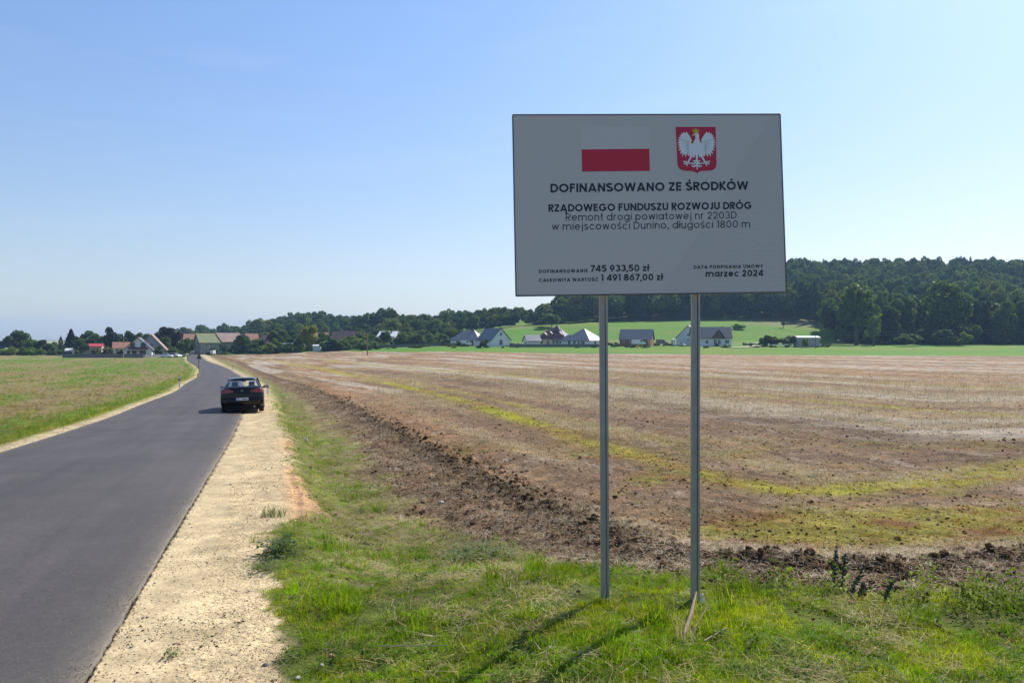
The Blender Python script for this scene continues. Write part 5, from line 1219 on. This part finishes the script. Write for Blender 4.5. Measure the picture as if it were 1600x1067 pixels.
# ------------------------------------------------------------------ marker posts, warning sign seen from behind, litter
M_pvc = pm('white_plastic', (.72, .72, .70), .5, noise=.05); M_rfl = pm('red_reflector', (.45, .02, .02), .3, noise=0)
def marker(x, yb, D, yt, label):
    a = at(x, yb, D); a.z = float(H(a.x, a.y)); hh = (yb-yt)/FPX*D
    t = thing('marker_post', label, 'marker post', a, .2, 'red and white marker posts along the road')
    w = .06
    part('post', MB().loft([[(-w, -.03, -.1), (w, -.03, -.1), (w*.6, .05, -.1), (-w*.6, .05, -.1)], [(-w, -.03, hh-.06), (w, -.03, hh-.06), (w*.6, .05, hh-.06), (-w*.6, .05, hh-.06)], [(-w*.8, -.02, hh), (w*.8, -.02, hh+.02), (w*.5, .04, hh), (-w*.5, .04, hh)]]), M_pvc, t)
    part('red_band', MB().box(-w-.004, w+.004, -.036, .054, hh*.58, hh*.78), M_rfl, t)
    return t
marker(418.3, 604, 50, 588, 'red and white marker post to the right of the parked black car')
marker(280.5, 605, 60, 587, 'red and white marker post on the left verge of the road')
marker(363.5, 575.5, 128, 568, 'small far marker post on the right verge beyond the bend')
ts = thing('warning_sign', 'triangular road sign seen from its dark back on a thin post', 'sign', gnd(311, 118), -.25)
zt = CAM_Z-(552.5-HY)/FPX*118-ts.location.z; zb = CAM_Z-(561-HY)/FPX*118-ts.location.z
M_back = pm('grey_sign_back', (.07, .07, .075), .6, metal=.3)
part('triangle_plate', MB().prism([(-.46, zb), (.46, zb), (.0, zt)], -.012, .012), M_back, ts)
part('edge', MB().tube([(-.46, 0, zb), (.46, 0, zb), (0, 0, zt), (-.46, 0, zb)], .018, 5), M_back, ts)
part('post', MB().tube([(0, -.045, -.3), (0, -.045, zt-.1)], .045, 8), M_back, ts)
part('front_face', MB().prism([(-.44, zb+.015), (.44, zb+.015), (.0, zt-.03)], .0125, .016), M_rfl, ts)
st = thing('litter_bag', 'crumpled pale plastic scrap standing in the verge grass', 'litter', gnd(479, 17.6), 0)
st.location = (*hit(479, 691), 0); st.location.z = float(H(st.location.x, st.location.y))
r_ = random.Random(4)
def crumple(w, d, h, seed, n=9, k=5):
    r = random.Random(seed); rings = []
    for j in range(k):
        f = j/(k-1); rings.append([(w*math.cos(a)*(1-.55*f)*r.uniform(.5, 1.25), d*math.sin(a)*(1-.55*f)*r.uniform(.5, 1.25), h*f*r.uniform(.85, 1.1)) for a in np.linspace(0, 2*PI, n, endpoint=False)])
    return MB().loft(rings)
part('scrap', crumple(.035, .03, .19, 3), M_pvc, st)
def small(name, label, cat, x, y, mesh, mat, up=0, rz=0):
    X, Y = hit(x, y); o = link(name, mesh.mesh(name, mat), None, (X, Y, float(H(X, Y))+up), rz); o['label'] = label; o['category'] = cat; return o
M_stone = pm('pale_stone', (.36, .33, .28), .9, noise=.2, scale=20, bump=.4); M_dst = pm('dark_stone', (.10, .10, .105), .85, noise=.2, scale=20, bump=.4)
def stone(w, d, h, seed):
    r = random.Random(seed); rings = []
    for j, (f, q) in enumerate(((-.25, .6), (0, .95), (.3, 1), (.65, .8), (.9, .4))): rings.append([(w*q*math.cos(a)*r.uniform(.8, 1.15), d*q*math.sin(a)*r.uniform(.8, 1.15), h*f) for a in np.linspace(0, 2*PI, 9, endpoint=False)])
    return MB().loft(rings)
small('stone', 'white stone lying on the brown ploughed soil', 'stone', 689, 789, stone(.05, .04, .04, 1), M_stone, .03)
small('stone', 'dark grey cube like stone on the gravel near the bottom of the picture', 'stone', 415, 1041, stone(.021, .018, .022, 2), M_dst)
small('stone', 'tiny dark pebble just above and right of the dark grey stone', 'stone', 430, 1036, stone(.009, .009, .010, 3), M_dst)
small('stone', 'reddish broken stone in the grass near the bottom of the picture', 'stone', 518, 1032, stone(.022, .02, .022, 5), pm('reddish_stone', (.35, .2, .13), .9), .02)
small('stone', 'pale stone half sunk in the grass at the gravel edge', 'stone', 503, 1043, stone(.018, .016, .013, 6), M_stone, .012)
small('stone', 'flat white stone block at the gravel edge in the bottom centre left', 'stone', 466, 1062, stone(.022, .018, .012, 8), M_stone, .01)
small('plastic_scrap', 'torn white plastic scrap caught in grass at the foot of the right post', 'litter', 1098, 948, crumple(.016, .012, .055, 8), M_pvc, .03)
def stick(name, label, pts, r, mat, cat='stick'):
    q = []
    for x, y, u in pts: X, Y = hit(x, y); q.append(Vector((X, Y, float(H(X, Y))+u)))
    o = link(name, MB().tube([p-q[0] for p in q], r, 6).mesh(name, mat), None, q[0]); o['label'] = label; o['category'] = cat
M_stk = pm('dry_stick', (.20, .14, .09), .9, noise=.2, scale=30); M_stw = pm('dry_stalk', (.42, .34, .2), .9, noise=.15, scale=30)
stick('stick', 'brown stick lying in the mown grass between gravel and left post', [(683, 894, .03), (700, 902, .035), (725, 917, .02)], [.008, .009, .005], M_stk)
stick('stick', 'frayed splintered stake leaning before the right post', [(1069, 996, .02), (1080, 975, .06), (1088, 952, .11)], [.010, .013, .006], M_stk)
stick('stick', 'thin stem crossing behind the splintered stake', [(1083, 990, .02), (1106, 962, .06)], [.005, .004], M_stk)
stick('stick', 'brown stick lying right of the splintered stake', [(1100, 1010, .03), (1135, 992, .04)], [.006, .006], M_stk)
stick('stick', 'long pale stalk lying low in the bottom grass', [(590, 1021, .05), (650, 1024, .06), (700, 1021, .05)], [.0035, .004, .003], M_stw)
stick('stick', 'twig lying at the foot of the left post', [(795, 903, .04), (820, 891, .08)], [.005, .003], M_stk)
# ------------------------------------------------------------------ close ground: grass, straw, clods, gravel, weeds (nobody could count them)
def dens(nc, r0, r1, a0, a1, pw=0.0):
    """random ground points, about as dense in the picture near and far"""
    U = rng.random(nc)
    r = r0*(r1/r0)**U if pw == 0 else (r0**pw+(r1**pw-r0**pw)*U)**(1/pw)
    a = np.radians(rng.uniform(a0, a1, nc)); return r*np.sin(a), r*np.cos(a), r
def blades(n, seed, hmin, hmax, spread, w, lean, flat=0.0, seg=3, mat=None, curl=.5):
    r = np.random.default_rng(seed); V = []; F = []
    for i in range(n):
        a = r.uniform(0, 2*PI); q = r.random()**.6*spread; bx, by = q*math.cos(a), q*math.sin(a)
        d = r.uniform(0, 2*PI); L = r.uniform(hmin, hmax); ln = r.uniform(.1, lean) if r.random() > flat else r.uniform(1.2, 1.5)
        ww = w*r.uniform(.7, 1.3); tw = r.uniform(0, PI); sx, sy = math.cos(tw)*ww, math.sin(tw)*ww
        base = len(V); x, y, z = bx, by, -.005 if ln < 1.2 else r.uniform(.003, .02); th = ln*.4
        for k in range(seg+1):
            f = k/seg; s = 1-f*.85; V.append((x-sx*s, y-sy*s, z)); V.append((x+sx*s, y+sy*s, z))
            th = min(ln*(.4+curl*f*2), 1.7) if ln < 1.2 else 1.5
            x += math.sin(th)*math.cos(d)*L/seg; y += math.sin(th)*math.sin(d)*L/seg; z += math.cos(th)*L/seg
            z = max(z, .002)
        for k in range(seg): F.append((base+2*k, base+2*k+1, base+2*k+3, base+2*k+2))
    return np_mesh('tuft', np.array(V), np.array(F), mat)
M_gr = mat_leaf('grass_blades', (0, 0, 0), (0, 0, 0), .38, inst=True, rough=.5)
M_strw = mat_leaf('straw_bits', (0, 0, 0), (0, 0, 0), .15, inst=True, rough=.7)
GT = [blades(15, s, .03, .09, .055, .0026, 1.15, .2, mat=M_gr, curl=.7) for s in range(6)]+[blades(12, 20+s, .06, .15, .05, .0032, 1.1, .08, mat=M_gr, curl=.8) for s in range(3)]
BLW = [1, 1, 1, 1, 1, 1, .5, .5, .5]
def place(name, X, Y, scl, idx, col, meshes, label, tilt=.15, up=0., kind='stuff'):
    z = H(X, Y)+cover(X, Y)[2]+up
    n = len(X); R = np.stack([rng.normal(0, tilt, n), rng.normal(0, tilt, n), rng.random(n)*6.28], 1)
    if np.ndim(scl) == 1: scl = np.stack([scl]*3, 1)
    return scatter(name, np.stack([X, Y, z], 1), R, scl, idx, meshes, col, kind, label=label)
def mixc(a, b, t): return a+(b-a)*t[:, None]
G1, G2, G3, G4 = C(.18, .30, .008), C(.29, .34, .014), C(.10, .21, .008), C(.30, .26, .05)
DR1, DR2 = C(.30, .235, .12), C(.42, .36, .23)
# green grass of the verge
X, Y, r = dens(190000, 2.9, 45, -41, 42)
m = masks(X, Y); n_a = fbm(X*.9, Y*.9, 31); n_c = fbm(X*3.2, Y*3.2, 33); near = 1-ss(7.3, 10.0, Y+(n_a-.5)*5); strip = 1-ss(.6, 1.7, m['ge']+(n_a-.5)*1.3)
g = np.maximum(near, strip); g = np.maximum(g, ss(.52, .7, fbm(X*1.1, Y*.8, 35))*.5)
p = m['verge']*g*np.clip(3.2*(n_c-.30), .08, 1)
k = rng.random(len(X)) < p; X, Y, r, n_a = X[k], Y[k], r[k], n_a[k]
n = len(X); t = fbm(X*2.1, Y*2.1, 61); t2 = fbm(X*6, Y*6, 62)
col = mixc(np.tile(G1, (n, 1)), G2, ss(.4, .7, t)); col = mixc(col, G3, ss(.5, .7, t2)*.8); col = mixc(col, G4, (rng.random(n) < .18)*.8)
tall = ss(.52, .66, fbm(X*1.7, Y*1.7, 64)); idx = np.where(rng.random(n) < .22*tall+.02, rng.integers(6, 9, n), rng.integers(0, 6, n))
col *= rng.uniform(.55, 1.4, (n, 1))
place('grass', X, Y, rng.uniform(.35, 1.05, n)*(.7+.75*tall*ss(.45, .6, t2))*np.maximum(1, (r/9)**.5), idx, col, GT, 'short green grass of the mown verge around the sign posts')
# dry cut grass lying over it
STW = [blades(14, 40+s, .04, .16, .09, .0022, .4, 1.0, seg=3, mat=M_strw) for s in range(6)]
X, Y, r = dens(70000, 2.9, 40, -41, 42)
m = masks(X, Y); p = m['verge']*(.04+.8*ss(7.3, 10.0, Y))+m['verge']*.4*ss(.53, .66, fbm(X*1.4, Y*1.4, 66))
k = rng.random(len(X)) < p; X, Y, r = X[k], Y[k], r[k]; n = len(X)
col = mixc(np.tile(DR1, (n, 1)), DR2, rng.random(n)**2); col = mixc(col, G4, (rng.random(n) < .35)*.7)
place('mown_grass', X, Y, rng.uniform(.6, 1.2, n)*np.maximum(1, (r/9)**.6), rng.integers(0, 6, n), col, STW, 'dry cut grass and stalks lying on the verge', tilt=.2, up=.012)
# straw over the stubble and the ploughed band
STR = [blades(16, 60+s, .03, .13, .16, .0024, .4, .9, seg=2, mat=M_strw) for s in range(6)]
X, Y, r = dens(190000, 6, 80, -30, 42)
m = masks(X, Y); s1 = fbm(m['dr']*.55, (Y-.3*X)*.05, 41, 4)
p = m['field']*(.72-.70*ss(.46, .58, s1))*(1-.5*m['lawn'])+m['plow']*.28+m['left']*.0
k = rng.random(len(X)) < p*np.clip(.3+1.4*(fbm(X*1.1, Y*1.1, 68)-.2), 0, 1); X, Y, r, = X[k], Y[k], r[k]; n = len(X)
col = mixc(np.tile(C(.28, .19, .10), (n, 1)), C(.62, .54, .43), rng.random(n)**1.3)
place('straw', X, Y, rng.uniform(.5, 1.1, n)*np.maximum(.9, (r/12)**.8), rng.integers(0, 6, n), col, STR, 'pale chopped straw scattered over the stubble field', tilt=.15, up=.012)
# rust and yellow regrowth on the stubble
X, Y, r = dens(90000, 6, 60, -28, 42)
col_, st_, dz_, m = cover(X, Y); p = m['weed']*m['field']*.85*np.clip(.2+1.8*(fbm(X*2.6, Y*2.6, 69)-.3), 0, 1)
k = rng.random(len(X)) < p; X, Y, r = X[k], Y[k], r[k]; n = len(X); col = col_[k]*rng.uniform(.6, 1.5, (n, 1)); col = mixc(col, RUST*1.2, (rng.random(n) < .3)*.7)
place('regrowth', X, Y, rng.uniform(.35, .7, n)*np.maximum(1, (r/10)**.6), rng.integers(0, 6, n), col, GT, 'yellow and rust coloured regrowth in the stubble', tilt=.3)
# clods of soil
M_clod, nt_, b_ = newmat('soil_clods'); oi_ = N(nt_, 'ShaderNodeAttribute', attribute_type='INSTANCER', attribute_name='col'); nt_.links.new(oi_.outputs['Color'], b_.inputs['Base Color']); b_.inputs['Roughness'].default_value = 1; b_.inputs['Specular IOR Level'].default_value = .1
nz_ = N(nt_, 'ShaderNodeTexNoise'); nz_.inputs['Scale'].default_value = 5; nz_.inputs['Detail'].default_value = 6; bp_ = N(nt_, 'ShaderNodeBump'); bp_.inputs['Strength'].default_value = .8; bp_.inputs['Distance'].default_value = .3
tc_ = N(nt_, 'ShaderNodeTexCoord'); nt_.links.new(tc_.outputs['Object'], nz_.inputs['Vector']); nt_.links.new(nz_.outputs['Fac'], bp_.inputs['Height']); nt_.links.new(bp_.outputs[0], b_.inputs['Normal'])
def rock(seed, flat_=.7, rough=.35, n=10, k=7):
    r = np.random.default_rng(seed); V = []; F = []
    for j in range(k+1):
        ph = PI*j/k
        for i in range(n):
            a = 2*PI*i/n; q = 1+rough*(vn(np.array(3+math.cos(a)*1.7+seed), np.array(3+math.sin(a)*1.7+j*.55), seed)-.5)*2+rough*.5*r.normal()*.5
            V.append((q*math.sin(ph)*math.cos(a), q*math.sin(ph)*math.sin(a), q*math.cos(ph)*flat_))
    for j in range(k):
        for i in range(n): F.append((j*n+i, (j+1)*n+i, (j+1)*n+(i+1) % n, j*n+(i+1) % n))
    me = np_mesh('lump', np.array(V), np.array(F), M_clod); return me
CL = [rock(s) for s in range(6)]
X, Y, r = dens(160000, 5, 70, -30, 42)
col_, st_, dz_, m = cover(X, Y); n_a = fbm(X*.9, Y*.9, 31)
ridp = np.clip(m['rid'], 0, 1)*(m['plow']+m['field']); p = np.clip(m['plow']*.62+ridp*.4+m['field']*.14*(r < 45)+m['verge']*(.02+.12*(Y > 9)), 0, 1)
k = rng.random(len(X)) < p; X, Y, r, ridp = X[k], Y[k], r[k], ridp[k]; n = len(X)
sz = (.006+.017*rng.random(n)**4)*(1+.7*ridp)+(rng.random(n) < .012+.03*ridp)*rng.uniform(.01, .035, n)
col = np.tile(SOIL*1.3, (n, 1))*rng.uniform(.8, 1.7, (n, 1)); col = mixc(col, STUB, (rng.random(n) < .3)*.6)
place('soil_clods', X, Y, sz*np.maximum(1, (r/12)**.5), rng.integers(0, 6, n), col, CL, 'crumbly brown clods of the ploughed strip', tilt=.5, up=.002)
# gravel and stones of the shoulders
X, Y, r = dens(170000, 3.6, 42, -42, -3)
m = masks(X, Y); big = ss(.5, .66, fbm(X*1.3, Y*1.3, 77)); edge = np.exp(-np.abs(m['ge'])/.25)+.8*np.exp(-(m['u']/.10)**2)
p = (m['grav']*(m['u'] > .0)*(.16+.3*big+.3*edge)+m['gravL']*(m['ul'] > 0)*.6)
k = rng.random(len(X)) < np.clip(p, 0, 1); X, Y, r, big = X[k], Y[k], r[k], big[k]; n = len(X)
sz = .0025+.0045*rng.random(n)**3+(rng.random(n) < .02+.03*big)*rng.uniform(.002, .010, n)
q = rng.random(n)[:, None]; col = np.where(q < .22, C(.56, .52, .44), np.where(q < .6, C(.47, .36, .20), np.where(q < .88, C(.42, .29, .15), C(.34, .29, .23))))*rng.uniform(.8, 1.25, (n, 1))
place('gravel', X, Y, np.stack([sz, sz, sz*.6], 1)*np.maximum(1, (r/7)**.5)[:, None], rng.integers(0, 6, n), col, CL, 'loose crushed stone on the sandy road shoulders', tilt=.6, up=.001)
# grit spilled onto the asphalt
Y = np.exp(rng.uniform(math.log(3.6), math.log(30), 9000)); uu = -rng.exponential(.07, 9000)-.01; X = XR(Y)+uu; k = (uu > -.7)&(rng.random(9000) < .08+.45*ss(.45, .62, fbm(Y*1.5, Y*0, 78))); X, Y, uu = X[k], Y[k], uu[k]; n = len(X)
cc = 1+uu/4.9; z = CAM_Z-f_road(Y)+.022+.03*(1-(2*cc-1)**2); sz = rng.uniform(.002, .0055, n)*np.maximum(1, (Y/7)**.5)
scatter('grit', np.stack([X, Y, z], 1), np.stack([rng.normal(0, .5, n), rng.normal(0, .5, n), rng.random(n)*6.28], 1), np.stack([sz, sz, sz*.6], 1), rng.integers(0, 6, n), CL, np.tile(C(.60, .48, .32), (n, 1))*rng.uniform(.7, 1.3, (n, 1)), label='grit spilled from the shoulder onto the asphalt edge')
# grass along the left edge of the road and its meadow
X, Y, r = dens(110000, 12, 260, -42, -12)
col_, st_, dz_, m = cover(X, Y); gr = ss(.10, .0, col_[:, 0]-col_[:, 1]+.02)
k = rng.random(len(X)) < m['left']*np.clip((1-ss(1.5, 3, m['ul']))+.6*gr, .3, 1)*.7; X, Y, r = X[k], Y[k], r[k]; n = len(X)
col_ = mixc(col_, C(.26, .20, .08), (rng.random(len(col_)) < .3)*.7); col = col_[k]*C(1.4, 1.3, 1.0)*rng.uniform(.8, 1.4, (n, 1))
place('meadow_grass', X, Y, rng.uniform(.5, 1.0, n)*(r/13)**.42, rng.integers(0, 9, n), col, GT, 'tufted grass of the field left of the road')
# broad leaved weeds
def weed(seed, n=14, h=.10, w=.035):
    r = np.random.default_rng(seed); V = []; F = []
    for i in range(n):
        a = r.uniform(0, 2*PI); d = r.random()**.7*h*.9; z = r.uniform(.15, 1)*h; x, y = d*math.cos(a), d*math.sin(a); L = w*r.uniform(.7, 1.5); b = a+r.normal()*.7; c_, s_ = math.cos(b), math.sin(b); e = L*.32; dr = r.uniform(-.3, .5)*L
        k = len(V); V += [(x, y, z), (x+c_*L*.5-s_*e, y+s_*L*.5+c_*e, z+.25*L), (x+c_*L, y+s_*L, z-dr), (x+c_*L*.5+s_*e, y+s_*L*.5-c_*e, z+.25*L)]; F.append((k, k+1, k+2, k+3))
        k = len(V); V += [(0, 0, 0), (.002, .001, 0), (x+.001, y, z), (x, y, z)]; F.append((k, k+1, k+2, k+3))
    return np_mesh('weed', np.array(V), np.array(F), M_gr)
WD = [weed(s) for s in range(4)]+[weed(10+s, 22, .2, .05) for s in range(2)]
X, Y, r = dens(16000, 3, 30, -30, 41)
m = masks(X, Y); gg = ss(.55, .7, fbm(X*1.2+7, Y*1.2, 88)); k = rng.random(len(X)) < (m['verge']*(.03+.3*gg)*(Y < 14)+m['grav']*(m['u'] > .3)*.006); X, Y, r = X[k], Y[k], r[k]; n = len(X)
col = mixc(np.tile(C(.06, .105, .018), (n, 1)), C(.10, .16, .022), rng.random(n))
place('weeds', X, Y, rng.uniform(.3, .7, n), rng.integers(0, 4, n), col, WD, 'small broad leaved weeds in the verge grass', tilt=.2)

# taller leafy weeds along the field edge
X = rng.uniform(.9, 6, 5200); Y = rng.uniform(4.3, 8.5, 5200); m = masks(X, Y)
k = (rng.random(5200) < np.exp(-((m['pl']+.45)/.38)**2)*np.clip(3*(fbm(X*1.6, Y*1.6, 90)-.33), 0, 1)*.55)&(m['verge'] > .3); X, Y = X[k], Y[k]; n = len(X)
col = mixc(np.tile(C(.07, .11, .012), (n, 1)), C(.16, .21, .02), rng.random(n)); sc_ = rng.uniform(.35, .95, n)
place('tall_weeds', X, Y, np.stack([sc_*.6, sc_*.6, sc_*1.2], 1), rng.integers(4, 6, n), col, WD, 'taller leafy weeds along the edge of the ploughed soil', tilt=.2)

# single plants one can point at
def plant_obj(name, label, cat, x, y, s, mesh_list, col, tall=1.0, grp=None):
    X_, Y_ = hit(x, y); t = thing(name, label, cat, (X_, Y_, float(H(X_, Y_))), rng.random()*6, grp); t.scale = (s, s, s*tall)
    m_, nt, b = newmat(name+'_leaves'); b.inputs['Base Color'].default_value = (*col, 1); b.inputs['Roughness'].default_value = .55
    tr = N(nt, 'ShaderNodeBsdfTranslucent'); tr.inputs['Color'].default_value = (col[0]*1.3, col[1]*1.4, col[2], 1); ms = N(nt, 'ShaderNodeMixShader'); ms.inputs[0].default_value = .35
    nt.links.new(b.outputs[0], ms.inputs[1]); nt.links.new(tr.outputs[0], ms.inputs[2]); nt.links.new(ms.outputs[0], nt.nodes['Material Output'].inputs['Surface'])
    me = mesh_list.copy(); me.materials.clear(); me.materials.append(m_); link('foliage', me, t); return t
plant_obj('leafy_plant', 'dark bushy weed spreading onto the gravel shoulder', 'plant', 436, 868, .9, weed(31, 210, .24, .05), (.045, .085, .018), .7)
plant_obj('leafy_plant', 'spiky upright weed just above the dark bushy one', 'plant', 446, 846, .7, blades(34, 71, .10, .30, .05, .006, .9, 0, mat=M_gr), (.09, .15, .02))
plant_obj('leafy_plant', 'grass tuft growing out of the orange sandy bank', 'plant', 427, 806, 1.0, blades(90, 72, .08, .22, .16, .004, .9, 0, mat=M_gr), (.08, .13, .018), .8)
plant_obj('leafy_plant', 'grey green straggling weed on the gravel below the dark bush', 'plant', 415, 892, .9, weed(33, 130, .25, .03), (.12, .14, .07), .5)
plant_obj('leafy_plant', 'tiny lone weed in the middle of the gravel shoulder', 'plant', 266, 1027, .5, weed(34, 26, .08, .04), (.07, .12, .03), 1.2)
plant_obj('leafy_plant', 'low weed clump at the edge of the ploughed soil left of the left post', 'plant', 735, 878, 1.1, weed(35, 240, .3, .04), (.08, .115, .02), .6)
plant_obj('leafy_plant', 'second weed clump touching the brown soil near the left post', 'plant', 775, 874, .9, weed(36, 160, .28, .04), (.11, .14, .02), .6)
def dock(x, y, h, leanx, label):
    X_, Y_ = hit(x, y); t = thing('dock_plant', label, 'plant', (X_, Y_, float(H(X_, Y_))), 0, 'upright dark dock plants at the edge of the field'); r = random.Random(x)
    part('stem', MB().tube([(0, 0, -.02), (leanx*.5, 0, h*.5), (leanx, 0, h)], [.005, .004, .002], 5), M_dockm, t)
    mb = MB()
    for i in range(170):
        f = r.uniform(.12, 1.03); a = r.uniform(0, 6.28); q = r.uniform(.004, .024)*(1.25-.6*f); c = Vector((leanx*f+q*math.cos(a), q*math.sin(a), h*f)); u_ = Vector((r.gauss(0, 1), r.gauss(0, 1), r.gauss(0, 1))).normalized()*.011; v_ = u_.orthogonal().normalized()*.007
        mb.add([c-u_, c+v_, c+u_, c-v_], [(0, 1, 2, 3)])
    part('foliage', mb, M_dockl, t)
M_dockm = pm('dock_stem', (.06, .05, .025), .8); M_dockl = pm('dock_leaves', (.030, .050, .014), .7, noise=.3, scale=20)
dock(1303, 921, .30, .015, 'tallest upright dark weed spike right of the right post')
dock(1314, 925, .26, .03, 'slightly shorter dark spike beside the tallest one')
dock(1325, 935, .22, .11, 'dark weed spike leaning to the right')
dock(1345, 937, .11, .02, 'short dark weed spike right of the leaning one')
dock(1382, 940, .14, .05, 'rightmost small dark weed spike at the soil edge')
# fallen seed head clump in front of the right post
plant_obj('dry_tuft', 'tuft of dry straw coloured stalks before the right post', 'plant', 1072, 1000, .8, blades(60, 75, .10, .26, .10, .0026, 1.1, .2, mat=M_strw), (.40, .31, .17))

# ------------------------------------------------------------------ air
hz = MB().box(-4600, 4600, -4600, 4700, -12, 125)
mh, nth, bh = newmat('haze'); nth.nodes.remove(bh)
pv = N(nth, 'ShaderNodeVolumePrincipled'); pv.inputs['Color'].default_value = (.42, .66, 1, 1); pv.inputs['Density'].default_value = .00016; pv.inputs['Anisotropy'].default_value = .1
nth.links.new(pv.outputs[0], nth.nodes['Material Output'].inputs['Volume'])
link('haze', hz.mesh('haze', mh), kind='stuff', label='thin pale summer haze over the fields')
